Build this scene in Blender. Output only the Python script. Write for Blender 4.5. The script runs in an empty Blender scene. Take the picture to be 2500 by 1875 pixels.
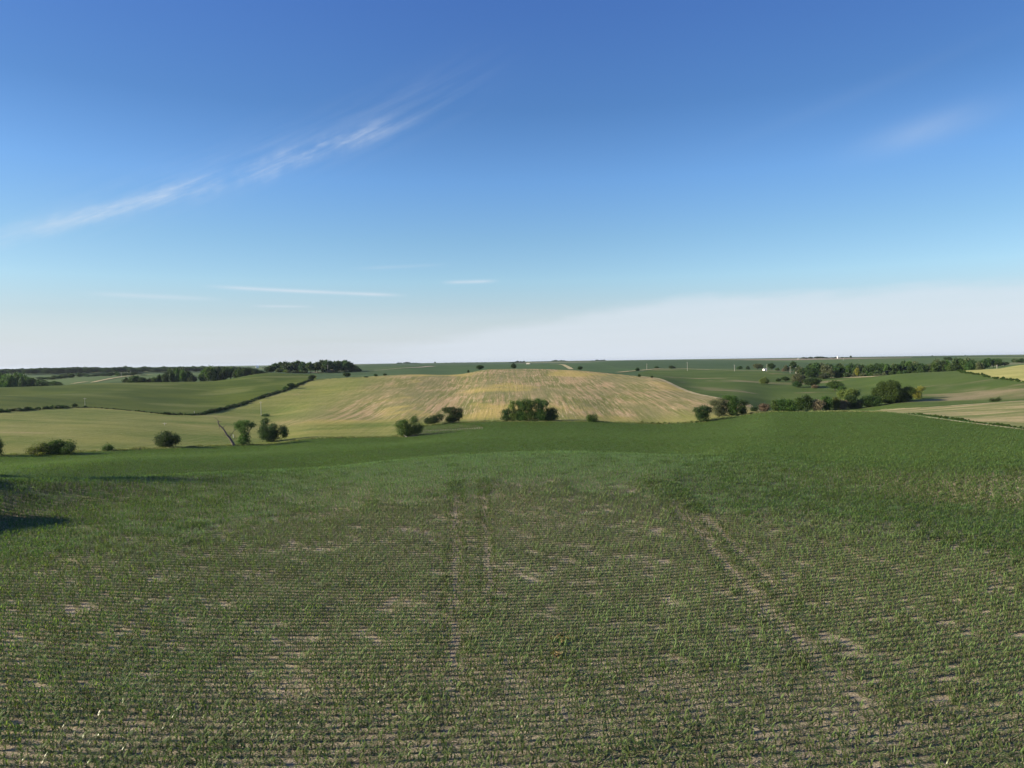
import bpy, math, random
import numpy as np
from mathutils import Matrix, Vector
random.seed(7)
RNG = np.random.default_rng(11)
SC = bpy.context.scene
COL = SC.collection

# ------------------------------------------------------------------ camera
F = 1733.0; CX, CY = 1250.0, 937.5
PITCH = math.radians(1.834); ROLL = 0.0144
fw = Vector((0, math.cos(PITCH), -math.sin(PITCH)))
u0 = Vector((0, math.sin(PITCH), math.cos(PITCH))); x0 = Vector((1, 0, 0))
rt = (x0*math.cos(ROLL) - u0*math.sin(ROLL)); up = (x0*math.sin(ROLL) + u0*math.cos(ROLL))
cam = bpy.data.cameras.new('camera'); cam.sensor_width = 36; cam.lens = 36*F/2500
cam.clip_start = 0.5; cam.clip_end = 60000
camo = bpy.data.objects.new('camera', cam); COL.objects.link(camo)
camo.matrix_world = Matrix(((rt.x, up.x, -fw.x, 0), (rt.y, up.y, -fw.y, 0), (rt.z, up.z, -fw.z, 0), (0, 0, 0, 1)))
SC.camera = camo
SC.render.resolution_x = 1024; SC.render.resolution_y = 768

# ------------------------------------------------------------------ light
SUN_EL = math.radians(20.5)
sd = Vector((-1.0, -0.10, 0)).normalized()           # horizontal direction towards the sun
SUN_ROT = math.atan2(sd.x, sd.y)
EXPOSURE = 0.96
SC.view_settings.view_transform = 'Standard'; SC.view_settings.look = 'None'
SC.view_settings.gamma = 1.0; SC.view_settings.use_curve_mapping = False
SC.view_settings.exposure = EXPOSURE
sl = bpy.data.lights.new('sun', 'SUN'); sl.energy = 5.0; sl.angle = math.radians(0.5); sl.color = (1.0, 0.87, 0.66)
so = bpy.data.objects.new('sun', sl); COL.objects.link(so)
sdir = Vector((sd.x*math.cos(SUN_EL), sd.y*math.cos(SUN_EL), math.sin(SUN_EL)))
so.rotation_euler = sdir.to_track_quat('Z', 'Y').to_euler()

W = bpy.data.worlds.new('World'); SC.world = W; W.use_nodes = True
nt = W.node_tree; N = nt.nodes; L = nt.links; N.clear()
def wn(t, **k):
    n = N.new(t)
    for a, b in k.items(): setattr(n, a, b)
    return n
def mth(op, a, b=None, c=None, nodes=None, links=None, clamp=False):
    nodes = nodes or N; links = links or L
    n = nodes.new('ShaderNodeMath'); n.operation = op; n.use_clamp = clamp
    for i, s in enumerate((a, b, c)):
        if s is None: continue
        if isinstance(s, (int, float)): n.inputs[i].default_value = s
        else: links.new(s, n.inputs[i])
    return n.outputs[0]
sky = wn('ShaderNodeTexSky'); sky.sky_type = 'NISHITA'; sky.sun_disc = False
sky.sun_elevation = SUN_EL; sky.sun_rotation = SUN_ROT; sky.altitude = 300
sky.air_density = 1.0; sky.dust_density = 0.6; sky.ozone_density = 2.2
SKY_STR = 0.0560
tc = wn('ShaderNodeTexCoord'); sep = wn('ShaderNodeSeparateXYZ'); L.new(tc.outputs['Generated'], sep.inputs[0])
DEG = 180/math.pi
az = mth('MULTIPLY', mth('ARCTAN2', sep.outputs[0], sep.outputs[1]), DEG)
el = mth('MULTIPLY', mth('ARCSINE', sep.outputs[2]), DEG)
def gauss(x, c, s):                                   # bell in x
    q = mth('DIVIDE', mth('SUBTRACT', x, c), s)
    return mth('EXPONENT', mth('MULTIPLY', mth('MULTIPLY', q, q), -1.0))
def sstep(x, lo, hi):
    n = wn('ShaderNodeMapRange', interpolation_type='SMOOTHSTEP')
    L.new(x, n.inputs[0]); n.inputs[1].default_value = lo; n.inputs[2].default_value = hi
    return n.outputs[0]
def aznoise(sx, sy, slope, scale, detail=6, seed=0.0, rough=0.6):
    cb = wn('ShaderNodeCombineXYZ')
    L.new(mth('MULTIPLY', az, sx), cb.inputs[0])
    L.new(mth('MULTIPLY', mth('SUBTRACT', el, mth('MULTIPLY', az, slope)), sy), cb.inputs[1])
    cb.inputs[2].default_value = seed
    n = wn('ShaderNodeTexNoise'); n.inputs['Scale'].default_value = scale; n.inputs['Detail'].default_value = detail
    n.inputs['Roughness'].default_value = rough
    L.new(cb.outputs[0], n.inputs['Vector'])
    return n.outputs[0]
def ssum(*a):
    r = a[0]
    for b in a[1:]: r = mth('ADD', r, b)
    return r
def prod(*a):
    r = a[0]
    for b in a[1:]: r = mth('MULTIPLY', r, b)
    return r
wob = mth('MULTIPLY', mth('SUBTRACT', aznoise(.5, .5, 0, .35, 3, 3.0), .5), 1.1)
eline = ssum(mth('MULTIPLY', mth('ADD', az, 20.6), 0.37), 14.0, wob, mth('MULTIPLY', mth('SUBTRACT', aznoise(1.2, .6, .37, .6, 4, 17.0, .6), .5), .9))
dline = mth('SUBTRACT', el, eline)
fib = aznoise(.16, 1.5, .48, .8, 7, 1.0, .6); fib2 = aznoise(.35, .9, .37, .5, 4, 5.0)
fibm = sstep(fib, .30, .72)
width = mth('ADD', .22, mth('MULTIPLY', fib2, 1.0))
core = prod(gauss(mth('DIVIDE', dline, width), 0.0, .78), sstep(az, -42, -28), mth('SUBTRACT', 1.0, sstep(az, -14, -6)),
            sstep(fib2, .22, .50), mth('ADD', .25, fibm))
gap = mth('SUBTRACT', 1.0, mth('MULTIPLY', gauss(az, -21.3, .5), .75))
core = prod(core, gap, mth('ADD', .40, mth('MULTIPLY', aznoise(.9, 5.0, .15, 1.1, 6, 13.0, .7), 1.0)), .50)
vail = prod(gauss(mth('DIVIDE', mth('SUBTRACT', dline, .5), 1.9), 0, 1), sstep(az, -40, -26), mth('SUBTRACT', 1.0, sstep(az, -10, 3)), fibm, .10)
def thin(a0, a1, e0, slope, s, amt, soft=3.0):
    e = mth('ADD', mth('MULTIPLY', mth('SUBTRACT', az, a0), slope), e0)
    return prod(gauss(mth('SUBTRACT', el, e), 0, s), sstep(az, a0-soft*.3, a0+soft), mth('SUBTRACT', 1.0, sstep(az, a1-soft, a1+soft*.3)), amt, mth('ADD', .45, fib2))
t1 = thin(-23, -8.5, 5.85, -.035, .13, .55)
t2 = thin(-31, -22, 5.1, -.02, .16, .28)
t3 = thin(-20, -15.5, 4.45, 0, .09, .35, 1.5)
t4 = thin(-5.5, -1.0, 6.35, .02, .13, .45, 1.5)
t5 = thin(-12.5, -5.0, 7.4, .05, .12, .15)
patch = prod(gauss(az, 30.0, 3.6), gauss(mth('SUBTRACT', el, mth('MULTIPLY', mth('SUBTRACT', az, 30.5), .17)), 15.2, .9), mth('ADD', .3, fib2), .19)
patch2 = prod(gauss(az, 26, 8), gauss(mth('SUBTRACT', el, mth('MULTIPLY', mth('SUBTRACT', az, 26.0), .25)), 18.2, .5), .02)
# low cloud bank towards the right
edge = ssum(mth('MULTIPLY', sstep(az, -14, 17), 3.3), 1.6, mth('MULTIPLY', mth('SUBTRACT', aznoise(.12, .5, .05, 1.2, 5, 9.0), .5), 1.6))
bank = prod(mth('SUBTRACT', 1.0, sstep(mth('SUBTRACT', el, edge), -.9, .35)), sstep(az, -16, -2), .62, mth('ADD', .62, mth('MULTIPLY', aznoise(.06, 1.2, .04, 1.1, 5, 2.0), .6)))
lowhaze = prod(mth('SUBTRACT', 1.0, sstep(el, 0.3, 7.0)), .82, mth('ADD', .7, mth('MULTIPLY', aznoise(.04, .9, .0, 1.0, 4, 6.0), .5)))
cl = mth('MINIMUM', ssum(core, vail, t1, t2, t3, t4, t5, patch, patch2, bank), 1.0)
# colour grade of the clear sky: a little deeper high up
grade = wn('ShaderNodeMix', data_type='RGBA', blend_type='MULTIPLY'); grade.inputs[0].default_value = 1.0
L.new(sky.outputs[0], grade.inputs[6])
gr = wn('ShaderNodeValToRGB'); L.new(mth('DIVIDE', el, 40.0), gr.inputs[0])
GR = [(0.0, (1.02, 1.03, 1.12)), (.10, (1.10, 1.20, 1.34)), (.16, (1.26, 1.42, 1.52)), (.24, (1.12, 1.38, 1.54)), (.35, (.97, 1.34, 1.72)), (.48, (.72, 1.08, 1.52)), (.66, (.68, 1.02, 1.65)), (1.0, (.75, .95, 1.6))]
gr.color_ramp.elements[0].position = 0; gr.color_ramp.elements[0].color = (*[c for c in GR[0][1]], 1)
gr.color_ramp.elements[1].position = 1; gr.color_ramp.elements[1].color = (*[c for c in GR[-1][1]], 1)
for p, c in GR[1:-1]:
    e_ = gr.color_ramp.elements.new(p); e_.color = (*[q for q in c], 1)
L.new(gr.outputs[0], grade.inputs[7])
sidef = mth('SUBTRACT', 1.0, mth('MULTIPLY', sstep(mth('ABSOLUTE', az), 12, 40), .10))
sg = wn('ShaderNodeVectorMath', operation='SCALE'); L.new(grade.outputs[2], sg.inputs[0]); L.new(sidef, sg.inputs['Scale'])
hz = wn('ShaderNodeMix', data_type='RGBA'); L.new(lowhaze, hz.inputs[0]); L.new(sg.outputs[0], hz.inputs[6]); hz.inputs[7].default_value = (6.35, 7.0, 7.95, 1)
cm = wn('ShaderNodeMix', data_type='RGBA'); L.new(cl, cm.inputs[0]); L.new(hz.outputs[2], cm.inputs[6]); cm.inputs[7].default_value = (6.7, 7.35, 8.15, 1)
bg = wn('ShaderNodeBackground'); bg.inputs[1].default_value = SKY_STR
L.new(cm.outputs[2], bg.inputs[0]); wo = wn('ShaderNodeOutputWorld'); L.new(bg.outputs[0], wo.inputs[0])

# ------------------------------------------------------------------ camera maths (numpy)
Rr = np.array(rt); Uu = np.array(up); Ff = np.array(fw)
def ray(u, v):
    return Ff*F + Rr*(u-CX) + Uu*(CY-v)
def az_t(u, v):
    r = ray(u, v); h = math.hypot(r[0], r[1]); return math.atan2(r[0], r[1]), -r[2]/h
def project(P):
    P = np.asarray(P, float); c = P@Ff
    return CX + F*(P@Rr)/c, CY - F*(P@Uu)/c
def vhor(u): return 900-0.0144*u

# ------------------------------------------------------------------ terrain profiles: per column (distance, height below camera) or (distance, image row)
# each column: u, [(d, 'h'|'v', value)...]
nearC = [(2,'h',22),(38,'h',22),(62,'h',22.1),(76,'h',21.4),(99,'h',19.9),(118,'h',19.0)]
def nearK(h76, h99, h118): return [(2,'h',22),(38,'h',22),(60,'h',22.0),(76,'h',h76),(97,'h',h99),(118,'h',h118)]
COLS = [
 (0,   nearK(21.6,21.2,21.2)+[(133,'v',1181),(200,'v',1150),(310,'v',1116),(400,'v',1060),(560,'v',1006),(720,'v',966),(800,'h',26.5),(900,'v',945),(1050,'h',34),(1300,'h',30.5),(2200,'h',13),(4000,'h',10),(8000,'h',13),(20000,'h',14)]),
 (250, nearK(21.5,20.8,20.5)+[(133,'v',1172),(155,'h',25.1),(205,'v',1140),(320,'v',1103),(400,'v',1055),(470,'v',1030),(610,'v',996),(750,'v',965),(950,'v',935),(1080,'h',28),(1200,'v',932),(1500,'v',919),(2000,'v',913),(2500,'v',908),(4000,'h',14),(8000,'h',13),(20000,'h',14)]),
 (500, nearK(21.5,20.5,20.0)+[(135,'v',1160),(158,'h',25.2),(210,'v',1130),(335,'v',1092),(430,'v',1050),(560,'v',1014),(730,'v',975),(960,'v',931),(1060,'h',27),(1200,'v',925),(1600,'v',911),(2500,'v',906),(4000,'h',15),(8000,'h',12),(20000,'h',14)]),
 (650, nearK(21.4,20.3,19.7)+[(137,'v',1154),(161,'h',25.5),(222,'v',1120),(345,'v',1087),(440,'v',1050),(570,'v',1015),(700,'v',968),(820,'v',940),(1000,'v',911),(1150,'v',909),(1500,'h',22),(3000,'h',15),(6000,'h',10),(20000,'h',14)]),
 (770, nearK(21.4,20.2,19.6)+[(138,'v',1148),(163,'h',25.6),(235,'v',1110),(350,'v',1073),(500,'v',1020),(670,'v',970),(850,'v',926),(1000,'v',915),(1200,'v',909),(1600,'v',898),(2400,'h',18),(5000,'h',7),(20000,'h',12)]),
 (900, nearK(21.4,20.1,19.4)+[(142,'v',1135),(168,'h',25.2),(240,'v',1098),(348,'v',1070),(480,'v',1020),(630,'v',970),(830,'v',921),(950,'v',914),(1250,'v',905),(1700,'v',893),(3500,'v',890),(6000,'h',7),(20000,'h',12)]),
 (1000,nearK(21.4,20.0,19.2)+[(145,'v',1125),(172,'h',25.0),(245,'v',1090),(340,'v',1067),(400,'v',1040),(500,'v',1000),(680,'v',950),(850,'v',914),(950,'h',15.5),(1100,'v',905),(1500,'v',893),(2200,'h',12),(4000,'v',888),(20000,'h',12)]),
 (1100,nearC+[(148,'v',1117),(176,'h',24.9),(250,'v',1083),(345,'v',1057),(410,'v',1035),(520,'v',990),(720,'v',940),(820,'v',916),(930,'h',17),(1050,'v',910),(1600,'v',891),(2200,'h',12),(4000,'v',887),(20000,'h',12)]),
 (1200,nearC+[(150,'v',1112),(178,'h',24.8),(253,'v',1078),(405,'v',1031),(520,'v',980),(720,'v',930),(900,'v',901),(1000,'h',14),(1400,'v',895),(1900,'v',890),(2600,'h',14),(4500,'v',885.5),(20000,'h',12)]),
 (1290,nearC+[(150,'v',1108),(178,'h',24.5),(255,'v',1075),(402,'v',1031),(510,'v',980),(710,'v',930),(900,'v',900.5),(1020,'h',15),(1300,'v',898),(1800,'v',889),(2600,'h',13),(4500,'v',884),(20000,'h',12)]),
 (1400,nearC+[(150,'v',1108),(178,'h',24.5),(252,'v',1075),(400,'v',1031),(500,'v',980),(680,'v',935),(880,'v',904),(1000,'h',15.5),(1150,'v',901),(1700,'v',888),(2600,'h',13),(4500,'v',882.5),(20000,'h',12)]),
 (1500,nearC+[(150,'v',1110),(178,'h',24.7),(250,'v',1078),(405,'v',1033),(510,'v',980),(650,'v',940),(830,'v',912.5),(1000,'v',908),(1200,'v',902),(1700,'v',889),(2800,'v',881.5),(6000,'h',8),(20000,'h',12)]),
 (1600,nearC+[(150,'v',1114),(176,'h',24.7),(245,'v',1080),(410,'v',1035),(500,'v',980),(600,'v',950),(740,'v',922),(900,'v',915),(1200,'v',901),(1700,'v',888),(2800,'v',880),(6000,'h',8),(20000,'h',12)]),
 (1700,nearK(21.4,20.2,19.6)+[(148,'v',1119),(172,'h',23.3),(240,'v',1078),(405,'v',1032),(455,'v',1000),(560,'v',963),(640,'v',950),(850,'v',925),(1150,'v',903),(1400,'v',895),(1900,'v',885),(2800,'v',879.5),(6000,'h',8),(20000,'h',12)]),
 (1800,nearK(21.4,20.4,20.1)+[(145,'v',1128),(230,'v',1078),(420,'v',1017),(500,'v',985),(660,'v',950),(850,'v',925),(1120,'v',905),(1400,'v',895),(2000,'v',882),(2800,'v',878),(6000,'h',8),(20000,'h',12)]),
 (1900,nearK(21.4,20.6,20.6)+[(140,'v',1138),(210,'v',1085),(290,'v',1045),(430,'v',1006),(520,'v',1000),(600,'v',975),(720,'v',950),(900,'v',925),(1100,'v',907),(1400,'v',895),(2000,'v',882),(2800,'v',877),(6000,'h',8),(20000,'h',12)]),
 (2000,nearK(21.5,20.9,21.0)+[(138,'v',1145),(195,'v',1098),(285,'v',1048),(430,'v',1006),(510,'v',1000),(620,'v',970),(800,'v',940),(950,'v',923),(1080,'v',918),(1500,'v',890),(2000,'v',880),(3000,'v',874.5),(6000,'h',8),(20000,'h',12)]),
 (2100,nearK(21.5,21.0,21.2)+[(137,'v',1148),(190,'v',1100),(280,'v',1050),(425,'v',1007),(500,'v',1002),(680,'v',960),(900,'v',920),(1020,'h',29),(1500,'v',888),(2000,'v',878),(3000,'v',873),(6000,'h',8),(20000,'h',12)]),
 (2200,nearK(21.6,21.1,21.4)+[(136,'v',1150),(190,'v',1100),(275,'v',1052),(395,'v',1010),(470,'v',998),(540,'v',982),(680,'v',950),(850,'v',912),(1000,'h',27),(1500,'v',885),(2000,'v',876),(3000,'v',871.5),(6000,'h',8),(20000,'h',12)]),
 (2350,nearK(21.6,21.2,21.6)+[(135,'v',1150),(190,'v',1100),(270,'v',1058),(335,'v',1033),(470,'v',988),(540,'v',980),(640,'v',950),(830,'v',908),(880,'v',904),(1000,'h',24),(1500,'h',16),(2200,'v',872),(3000,'v',869),(6000,'h',8),(20000,'h',12)]),
 (2500,nearK(21.6,21.2,21.6)+[(135,'v',1150),(190,'v',1098),(262,'v',1066),(312,'v',1050),(480,'v',978),(540,'v',976),(650,'v',933),(800,'v',905),(1000,'v',890),(1400,'v',885),(2200,'v',872),(3500,'v',867),(6000,'h',9),(20000,'h',12)]),
]
def pchip(x, y, xi):
    x = np.asarray(x, float); y = np.asarray(y, float); h = np.diff(x); dl = np.diff(y)/h
    m = np.zeros_like(y); m[0] = dl[0]; m[-1] = dl[-1]
    for k in range(1, len(x)-1):
        if dl[k-1]*dl[k] > 0:
            w1 = 2*h[k]+h[k-1]; w2 = h[k]+2*h[k-1]; m[k] = (w1+w2)/(w1/dl[k-1]+w2/dl[k])
    i = np.clip(np.searchsorted(x, xi)-1, 0, len(x)-2); t = np.clip((xi-x[i])/h[i], 0, 1)
    t2 = t*t; t3 = t2*t
    return (2*t3-3*t2+1)*y[i]+(t3-2*t2+t)*h[i]*m[i]+(-2*t3+3*t2)*y[i+1]+(t3-t2)*h[i]*m[i+1]
RAD = np.concatenate([[2, 6, 12, 18, 23], 27*1.0085**np.arange(0, 475), 27*1.0085**474*1.03**np.arange(1, 90)])
RAD = RAD[RAD < 19000]
caz = []; cprof = []
for (u, kn) in COLS:
    a, _ = az_t(u, vhor(u)); ds = []; hs = []
    for d, k, val in kn:
        if k == 'v':
            _, t = az_t(u, val); hh = t*d
        else: hh = val
        ds.append(math.log(d)); hs.append(hh)
    caz.append(a); cprof.append(pchip(ds, hs, np.log(RAD)))
cprof = np.array(cprof)
AZ = np.concatenate([np.radians(np.arange(-180, -42, 3.0)), np.radians(np.arange(-42, 42.01, .14)), np.radians(np.arange(44, 180.1, 3.0))])
AZ[0] = -math.pi; AZ[-1] = math.pi
HG = np.zeros((len(AZ), len(RAD)))
azc = np.clip(AZ, caz[0], caz[-1])
for j in range(len(RAD)): HG[:, j] = pchip(caz, cprof[:, j], azc)
# smooth in azimuth (fine part) and a little along the radius
ker = np.exp(-np.linspace(-2, 2, 17)**2); ker /= ker.sum()
fine = (AZ > math.radians(-41)) & (AZ < math.radians(41)); fi = np.where(fine)[0]
Hs = HG.copy()
for j in range(len(RAD)):
    p = np.pad(HG[:, j], 8, mode='edge'); c = np.convolve(p, ker, 'valid'); Hs[fi, j] = c[fi]
kr = np.array([1, 2, 3, 4, 3, 2, 1.]); kr /= kr.sum()
for i in range(len(AZ)):
    p = np.pad(Hs[i], 3, mode='edge'); Hs[i] = np.convolve(p, kr, 'valid')
# the two ends (behind the camera) meet in one profile
back = .5*(Hs[0]+Hs[-1]); bw = np.clip((np.abs(AZ)-math.radians(60))/math.radians(80), 0, 1); bw = bw*bw*(3-2*bw)
Hs = Hs*(1-bw[:, None]) + back[None, :]*bw[:, None]

def vnoise(x, y, seed=0):
    xi = np.floor(x).astype(np.int64); yi = np.floor(y).astype(np.int64); fx = x-xi; fy = y-yi
    fx = fx*fx*(3-2*fx); fy = fy*fy*(3-2*fy)
    def hsh(a, b):
        n = (a*374761393 + b*668265263 + seed*982451653) & 0x7fffffff
        n = ((n ^ (n >> 13))*1274126177) & 0x7fffffff
        return ((n ^ (n >> 16)) & 0xffff)/65535.0
    return (hsh(xi, yi)*(1-fx)+hsh(xi+1, yi)*fx)*(1-fy)+(hsh(xi, yi+1)*(1-fx)+hsh(xi+1, yi+1)*fx)*fy
def fbm(x, y, o=3, seed=0):
    s = 0; a = 1; t = 0
    for k in range(o): s = s+a*vnoise(x*2**k, y*2**k, seed+k); t += a; a *= .5
    return s/t
XX = np.sin(AZ)[:, None]*RAD[None, :]; YY = np.cos(AZ)[:, None]*RAD[None, :]
und = (fbm(XX/70, YY/70, 3, 3)-.5)*np.clip((RAD-30)/900, 0, .9)[None, :]*np.clip((9000-RAD)/4000, 0, 1)[None, :]
Hs = Hs + und
lnR = np.log(RAD)
def H(azv, d):
    azv = np.atleast_1d(np.asarray(azv, float)); d = np.atleast_1d(np.asarray(d, float))
    i = np.clip(np.searchsorted(AZ, azv)-1, 0, len(AZ)-2); j = np.clip(np.searchsorted(RAD, d)-1, 0, len(RAD)-2)
    fa = np.clip((azv-AZ[i])/(AZ[i+1]-AZ[i]), 0, 1); fr = np.clip((d-RAD[j])/(RAD[j+1]-RAD[j]), 0, 1)
    return (Hs[i, j]*(1-fa)+Hs[i+1, j]*fa)*(1-fr)+(Hs[i, j+1]*(1-fa)+Hs[i+1, j+1]*fa)*fr
def Z(x, y):
    x = np.atleast_1d(np.asarray(x, float)); y = np.atleast_1d(np.asarray(y, float))
    return -H(np.arctan2(x, y), np.hypot(x, y))
DD = np.exp(np.linspace(math.log(26), math.log(18000), 6000))
def hit(u, v, dmin=26.0):
    a, t = az_t(u, v); h = H(np.full(len(DD), a), DD)
    ok = (t*DD >= h) & (DD >= dmin)
    d = DD[np.argmax(ok)] if ok.any() else 5000.0
    return a, d
def at(u, v, dmin=26.0):
    a, d = hit(u, v, dmin); x = d*math.sin(a); y = d*math.cos(a); return np.array((x, y, Z(x, y)[0]))
def atd(u, d):
    a, _ = az_t(u, vhor(u)+5); x = d*math.sin(a); y = d*math.cos(a); return np.array((x, y, Z(x, y)[0]))
def curve(pts):
    A = []; D = []
    for p in pts:
        if len(p) == 3: a, _ = az_t(p[0], vhor(p[0])+20); d = p[2]
        else: a, d = hit(*p)
        A.append(a); D.append(d)
    A = np.array(A); D = np.array(D); return lambda q: np.interp(q, A, D)
cB = curve([(-800,1180),(-200,1131),(0,1116),(135,1110),(250,1104),(400,1098),(500,1092),(631,1088),(766,1073),(900,1070),(985,1067),(1000,1063),(1036,1041),(1103,1035),(1239,1031),(1400,1031),(1553,1035),(1644,1036),(1721,1032),(1760,1022),(1826,1014),(1899,1007),(1989,1007),(2091,1008),(2158,1008),(2271,1022),(2384,1037),(2500,1051),(3300,1120)])
cC = curve([(-800,0,545),(-200,0,550),(0,1006),(158,996),(226,995),(407,1012),(484,1014),(518,1006),(631,974),(699,953),(750,932),(766,0,850),(834,0,850),(950,0,855),(1030,0,850),(1103,0,835),(1171,0,890),(1239,0,925),(1295,0,925),(1400,0,900),(1452,0,865),(1531,0,800),(1599,923),(1644,940),(1700,963),(1757,974),(1830,986),(1862,1003),(1880,0,1)])
cD = curve([(-800,0,960),(0,0,985),(250,0,1010),(500,0,1020),(650,0,1060),(750,914),(770,0,1010),(785,0,1)])
cTL = curve([(2140,0,9999),(2150,1007),(2200,1008),(2271,1014),(2384,1030),(2500,1045),(3300,1100)])
cTU = curve([(1990,0,1),(2000,1002),(2120,1002),(2250,995),(2370,987),(2500,978),(3300,930)])
cE = curve([(1540,0,1),(1560,0,990),(1600,0,1180),(1700,0,1150),(1800,0,1120),(1900,0,1070),(2000,0,965),(2200,0,900),(2310,0,880),(2500,0,1060),(3300,0,1060)])
cY = curve([(2308,0,9999),(2312,905),(2350,910),(2420,921),(2500,933),(3300,990)])

# ------------------------------------------------------------------ object helpers
def tag(o, label=None, cat=None, group=None, kind=None):
    if label: o['label'] = label
    if cat: o['category'] = cat
    if group: o['group'] = group
    if kind: o['kind'] = kind
    return o
def mesh_np(name, V, Fc, mat=None, smooth=False, attrs=None):
    """V (n,3), Fc (m,k) all faces with k corners"""
    me = bpy.data.meshes.new(name); V = np.asarray(V, np.float32); Fc = np.asarray(Fc, np.int32); k = Fc.shape[1]
    me.vertices.add(len(V)); me.vertices.foreach_set('co', V.ravel())
    me.loops.add(Fc.size); me.loops.foreach_set('vertex_index', Fc.ravel())
    me.polygons.add(len(Fc)); me.polygons.foreach_set('loop_start', np.arange(0, Fc.size, k, dtype=np.int32))
    me.polygons.foreach_set('use_smooth', np.full(len(Fc), smooth))
    if attrs:
        for nme, dom, val in attrs:
            at_ = me.attributes.new(nme, 'FLOAT', dom); at_.data.foreach_set('value', np.asarray(val, np.float32))
    me.update(calc_edges=True)
    if mat: me.materials.append(mat)
    return me
def link(name, me, parent=None, loc=None):
    o = bpy.data.objects.new(name, me); COL.objects.link(o)
    if parent is not None: o.parent = parent
    if loc is not None: o.location = loc
    return o
def empty(name, loc, rz=0):
    o = bpy.data.objects.new(name, None); COL.objects.link(o); o.location = loc; o.rotation_euler = (0, 0, rz); o.empty_display_size = .5; return o
class MB:
    def __init__(s): s.v = []; s.f = []; s.n = 0
    def add(s, V, Fc):
        s.v.append(np.asarray(V, float)); s.f.append(np.asarray(Fc, int)+s.n); s.n += len(V)
    def box(s, c, sz, rz=0):
        x, y, z = [q/2 for q in sz]
        V = np.array([(a*x, b*y, d*z) for d in (-1, 1) for a, b in ((-1,-1),(1,-1),(1,1),(-1,1))], float)
        ca, sa = math.cos(rz), math.sin(rz); V[:, :2] = V[:, :2]@np.array([[ca, sa], [-sa, ca]])
        s.add(V+np.array(c), [(0,3,2,1),(4,5,6,7),(0,1,5,4),(1,2,6,5),(2,3,7,6),(3,0,4,7)])
    def tube(s, pts, rad, n=6):
        pts = [Vector(p) for p in pts]; V = []
        for i, p in enumerate(pts):
            d = (pts[min(i+1, len(pts)-1)]-pts[max(i-1, 0)]).normalized()
            a = d.orthogonal().normalized(); b = d.cross(a)
            for k in range(n):
                t = 2*math.pi*k/n; V.append(p+(a*math.cos(t)+b*math.sin(t))*rad[i])
        Fc = []
        for i in range(len(pts)-1):
            for k in range(n):
                Fc.append((i*n+k, i*n+(k+1) % n, (i+1)*n+(k+1) % n, (i+1)*n+k))
        s.add([tuple(v) for v in V], Fc)
    def mesh(s, name, mat, smooth=False):
        return mesh_np(name, np.concatenate(s.v), np.concatenate(s.f), mat, smooth)

# ------------------------------------------------------------------ materials
def newmat(name):
    m = bpy.data.materials.new(name); m.use_nodes = True; t = m.node_tree; b = t.nodes['Principled BSDF']
    b.inputs['Roughness'].default_value = .85; b.inputs['Specular IOR Level'].default_value = .25
    return m, t, b
class G:                                             # tiny node-graph helper
    def __init__(s, t): s.t = t; s.n = t.nodes; s.l = t.links; s.pos = None
    def put(s, typ, **k):
        n = s.n.new(typ)
        for a, b in k.items(): setattr(n, a, b)
        return n
    def obj(s):
        if s.pos is None:
            s.pos = s.put('ShaderNodeTexCoord').outputs['Object']
        return s.pos
    def noise(s, scale, detail=4, stretch=(1, 1, 1), rot=0, seed=0, rough=.55, vec=None, dist=0):
        mp = s.put('ShaderNodeMapping'); mp.inputs['Scale'].default_value = stretch; mp.inputs['Rotation'].default_value = (0, 0, rot)
        mp.inputs['Location'].default_value = (seed, seed*.7, 0)
        s.l.new(vec or s.obj(), mp.inputs[0]); n = s.put('ShaderNodeTexNoise'); n.inputs['Scale'].default_value = scale
        n.inputs['Detail'].default_value = detail; n.inputs['Roughness'].default_value = rough; n.inputs['Distortion'].default_value = dist
        s.l.new(mp.outputs[0], n.inputs['Vector']); return n.outputs[0]
    def step(s, x, lo, hi, a=0., b=1.):
        n = s.put('ShaderNodeMapRange', interpolation_type='SMOOTHSTEP'); s.l.new(x, n.inputs[0])
        n.inputs[1].default_value = lo; n.inputs[2].default_value = hi; n.inputs[3].default_value = a; n.inputs[4].default_value = b; return n.outputs[0]
    def mix(s, f, a, b, mode='MIX'):
        n = s.put('ShaderNodeMix', data_type='RGBA', blend_type=mode)
        for i, q in ((0, f), (6, a), (7, b)):
            if isinstance(q, (int, float)): n.inputs[i].default_value = q
            elif isinstance(q, tuple): n.inputs[i].default_value = (*q, 1)
            else: s.l.new(q, n.inputs[i])
        return n.outputs[2]
    def m(s, op, a, b=None, c=None): return mth(op, a, b, c, s.n, s.l)
    def bump(s, b, h, st=.5, dist=.2):
        n = s.put('ShaderNodeBump'); n.inputs['Strength'].default_value = st; n.inputs['Distance'].default_value = dist
        s.l.new(h, n.inputs['Height']); s.l.new(n.outputs[0], b.inputs['Normal'])
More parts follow.
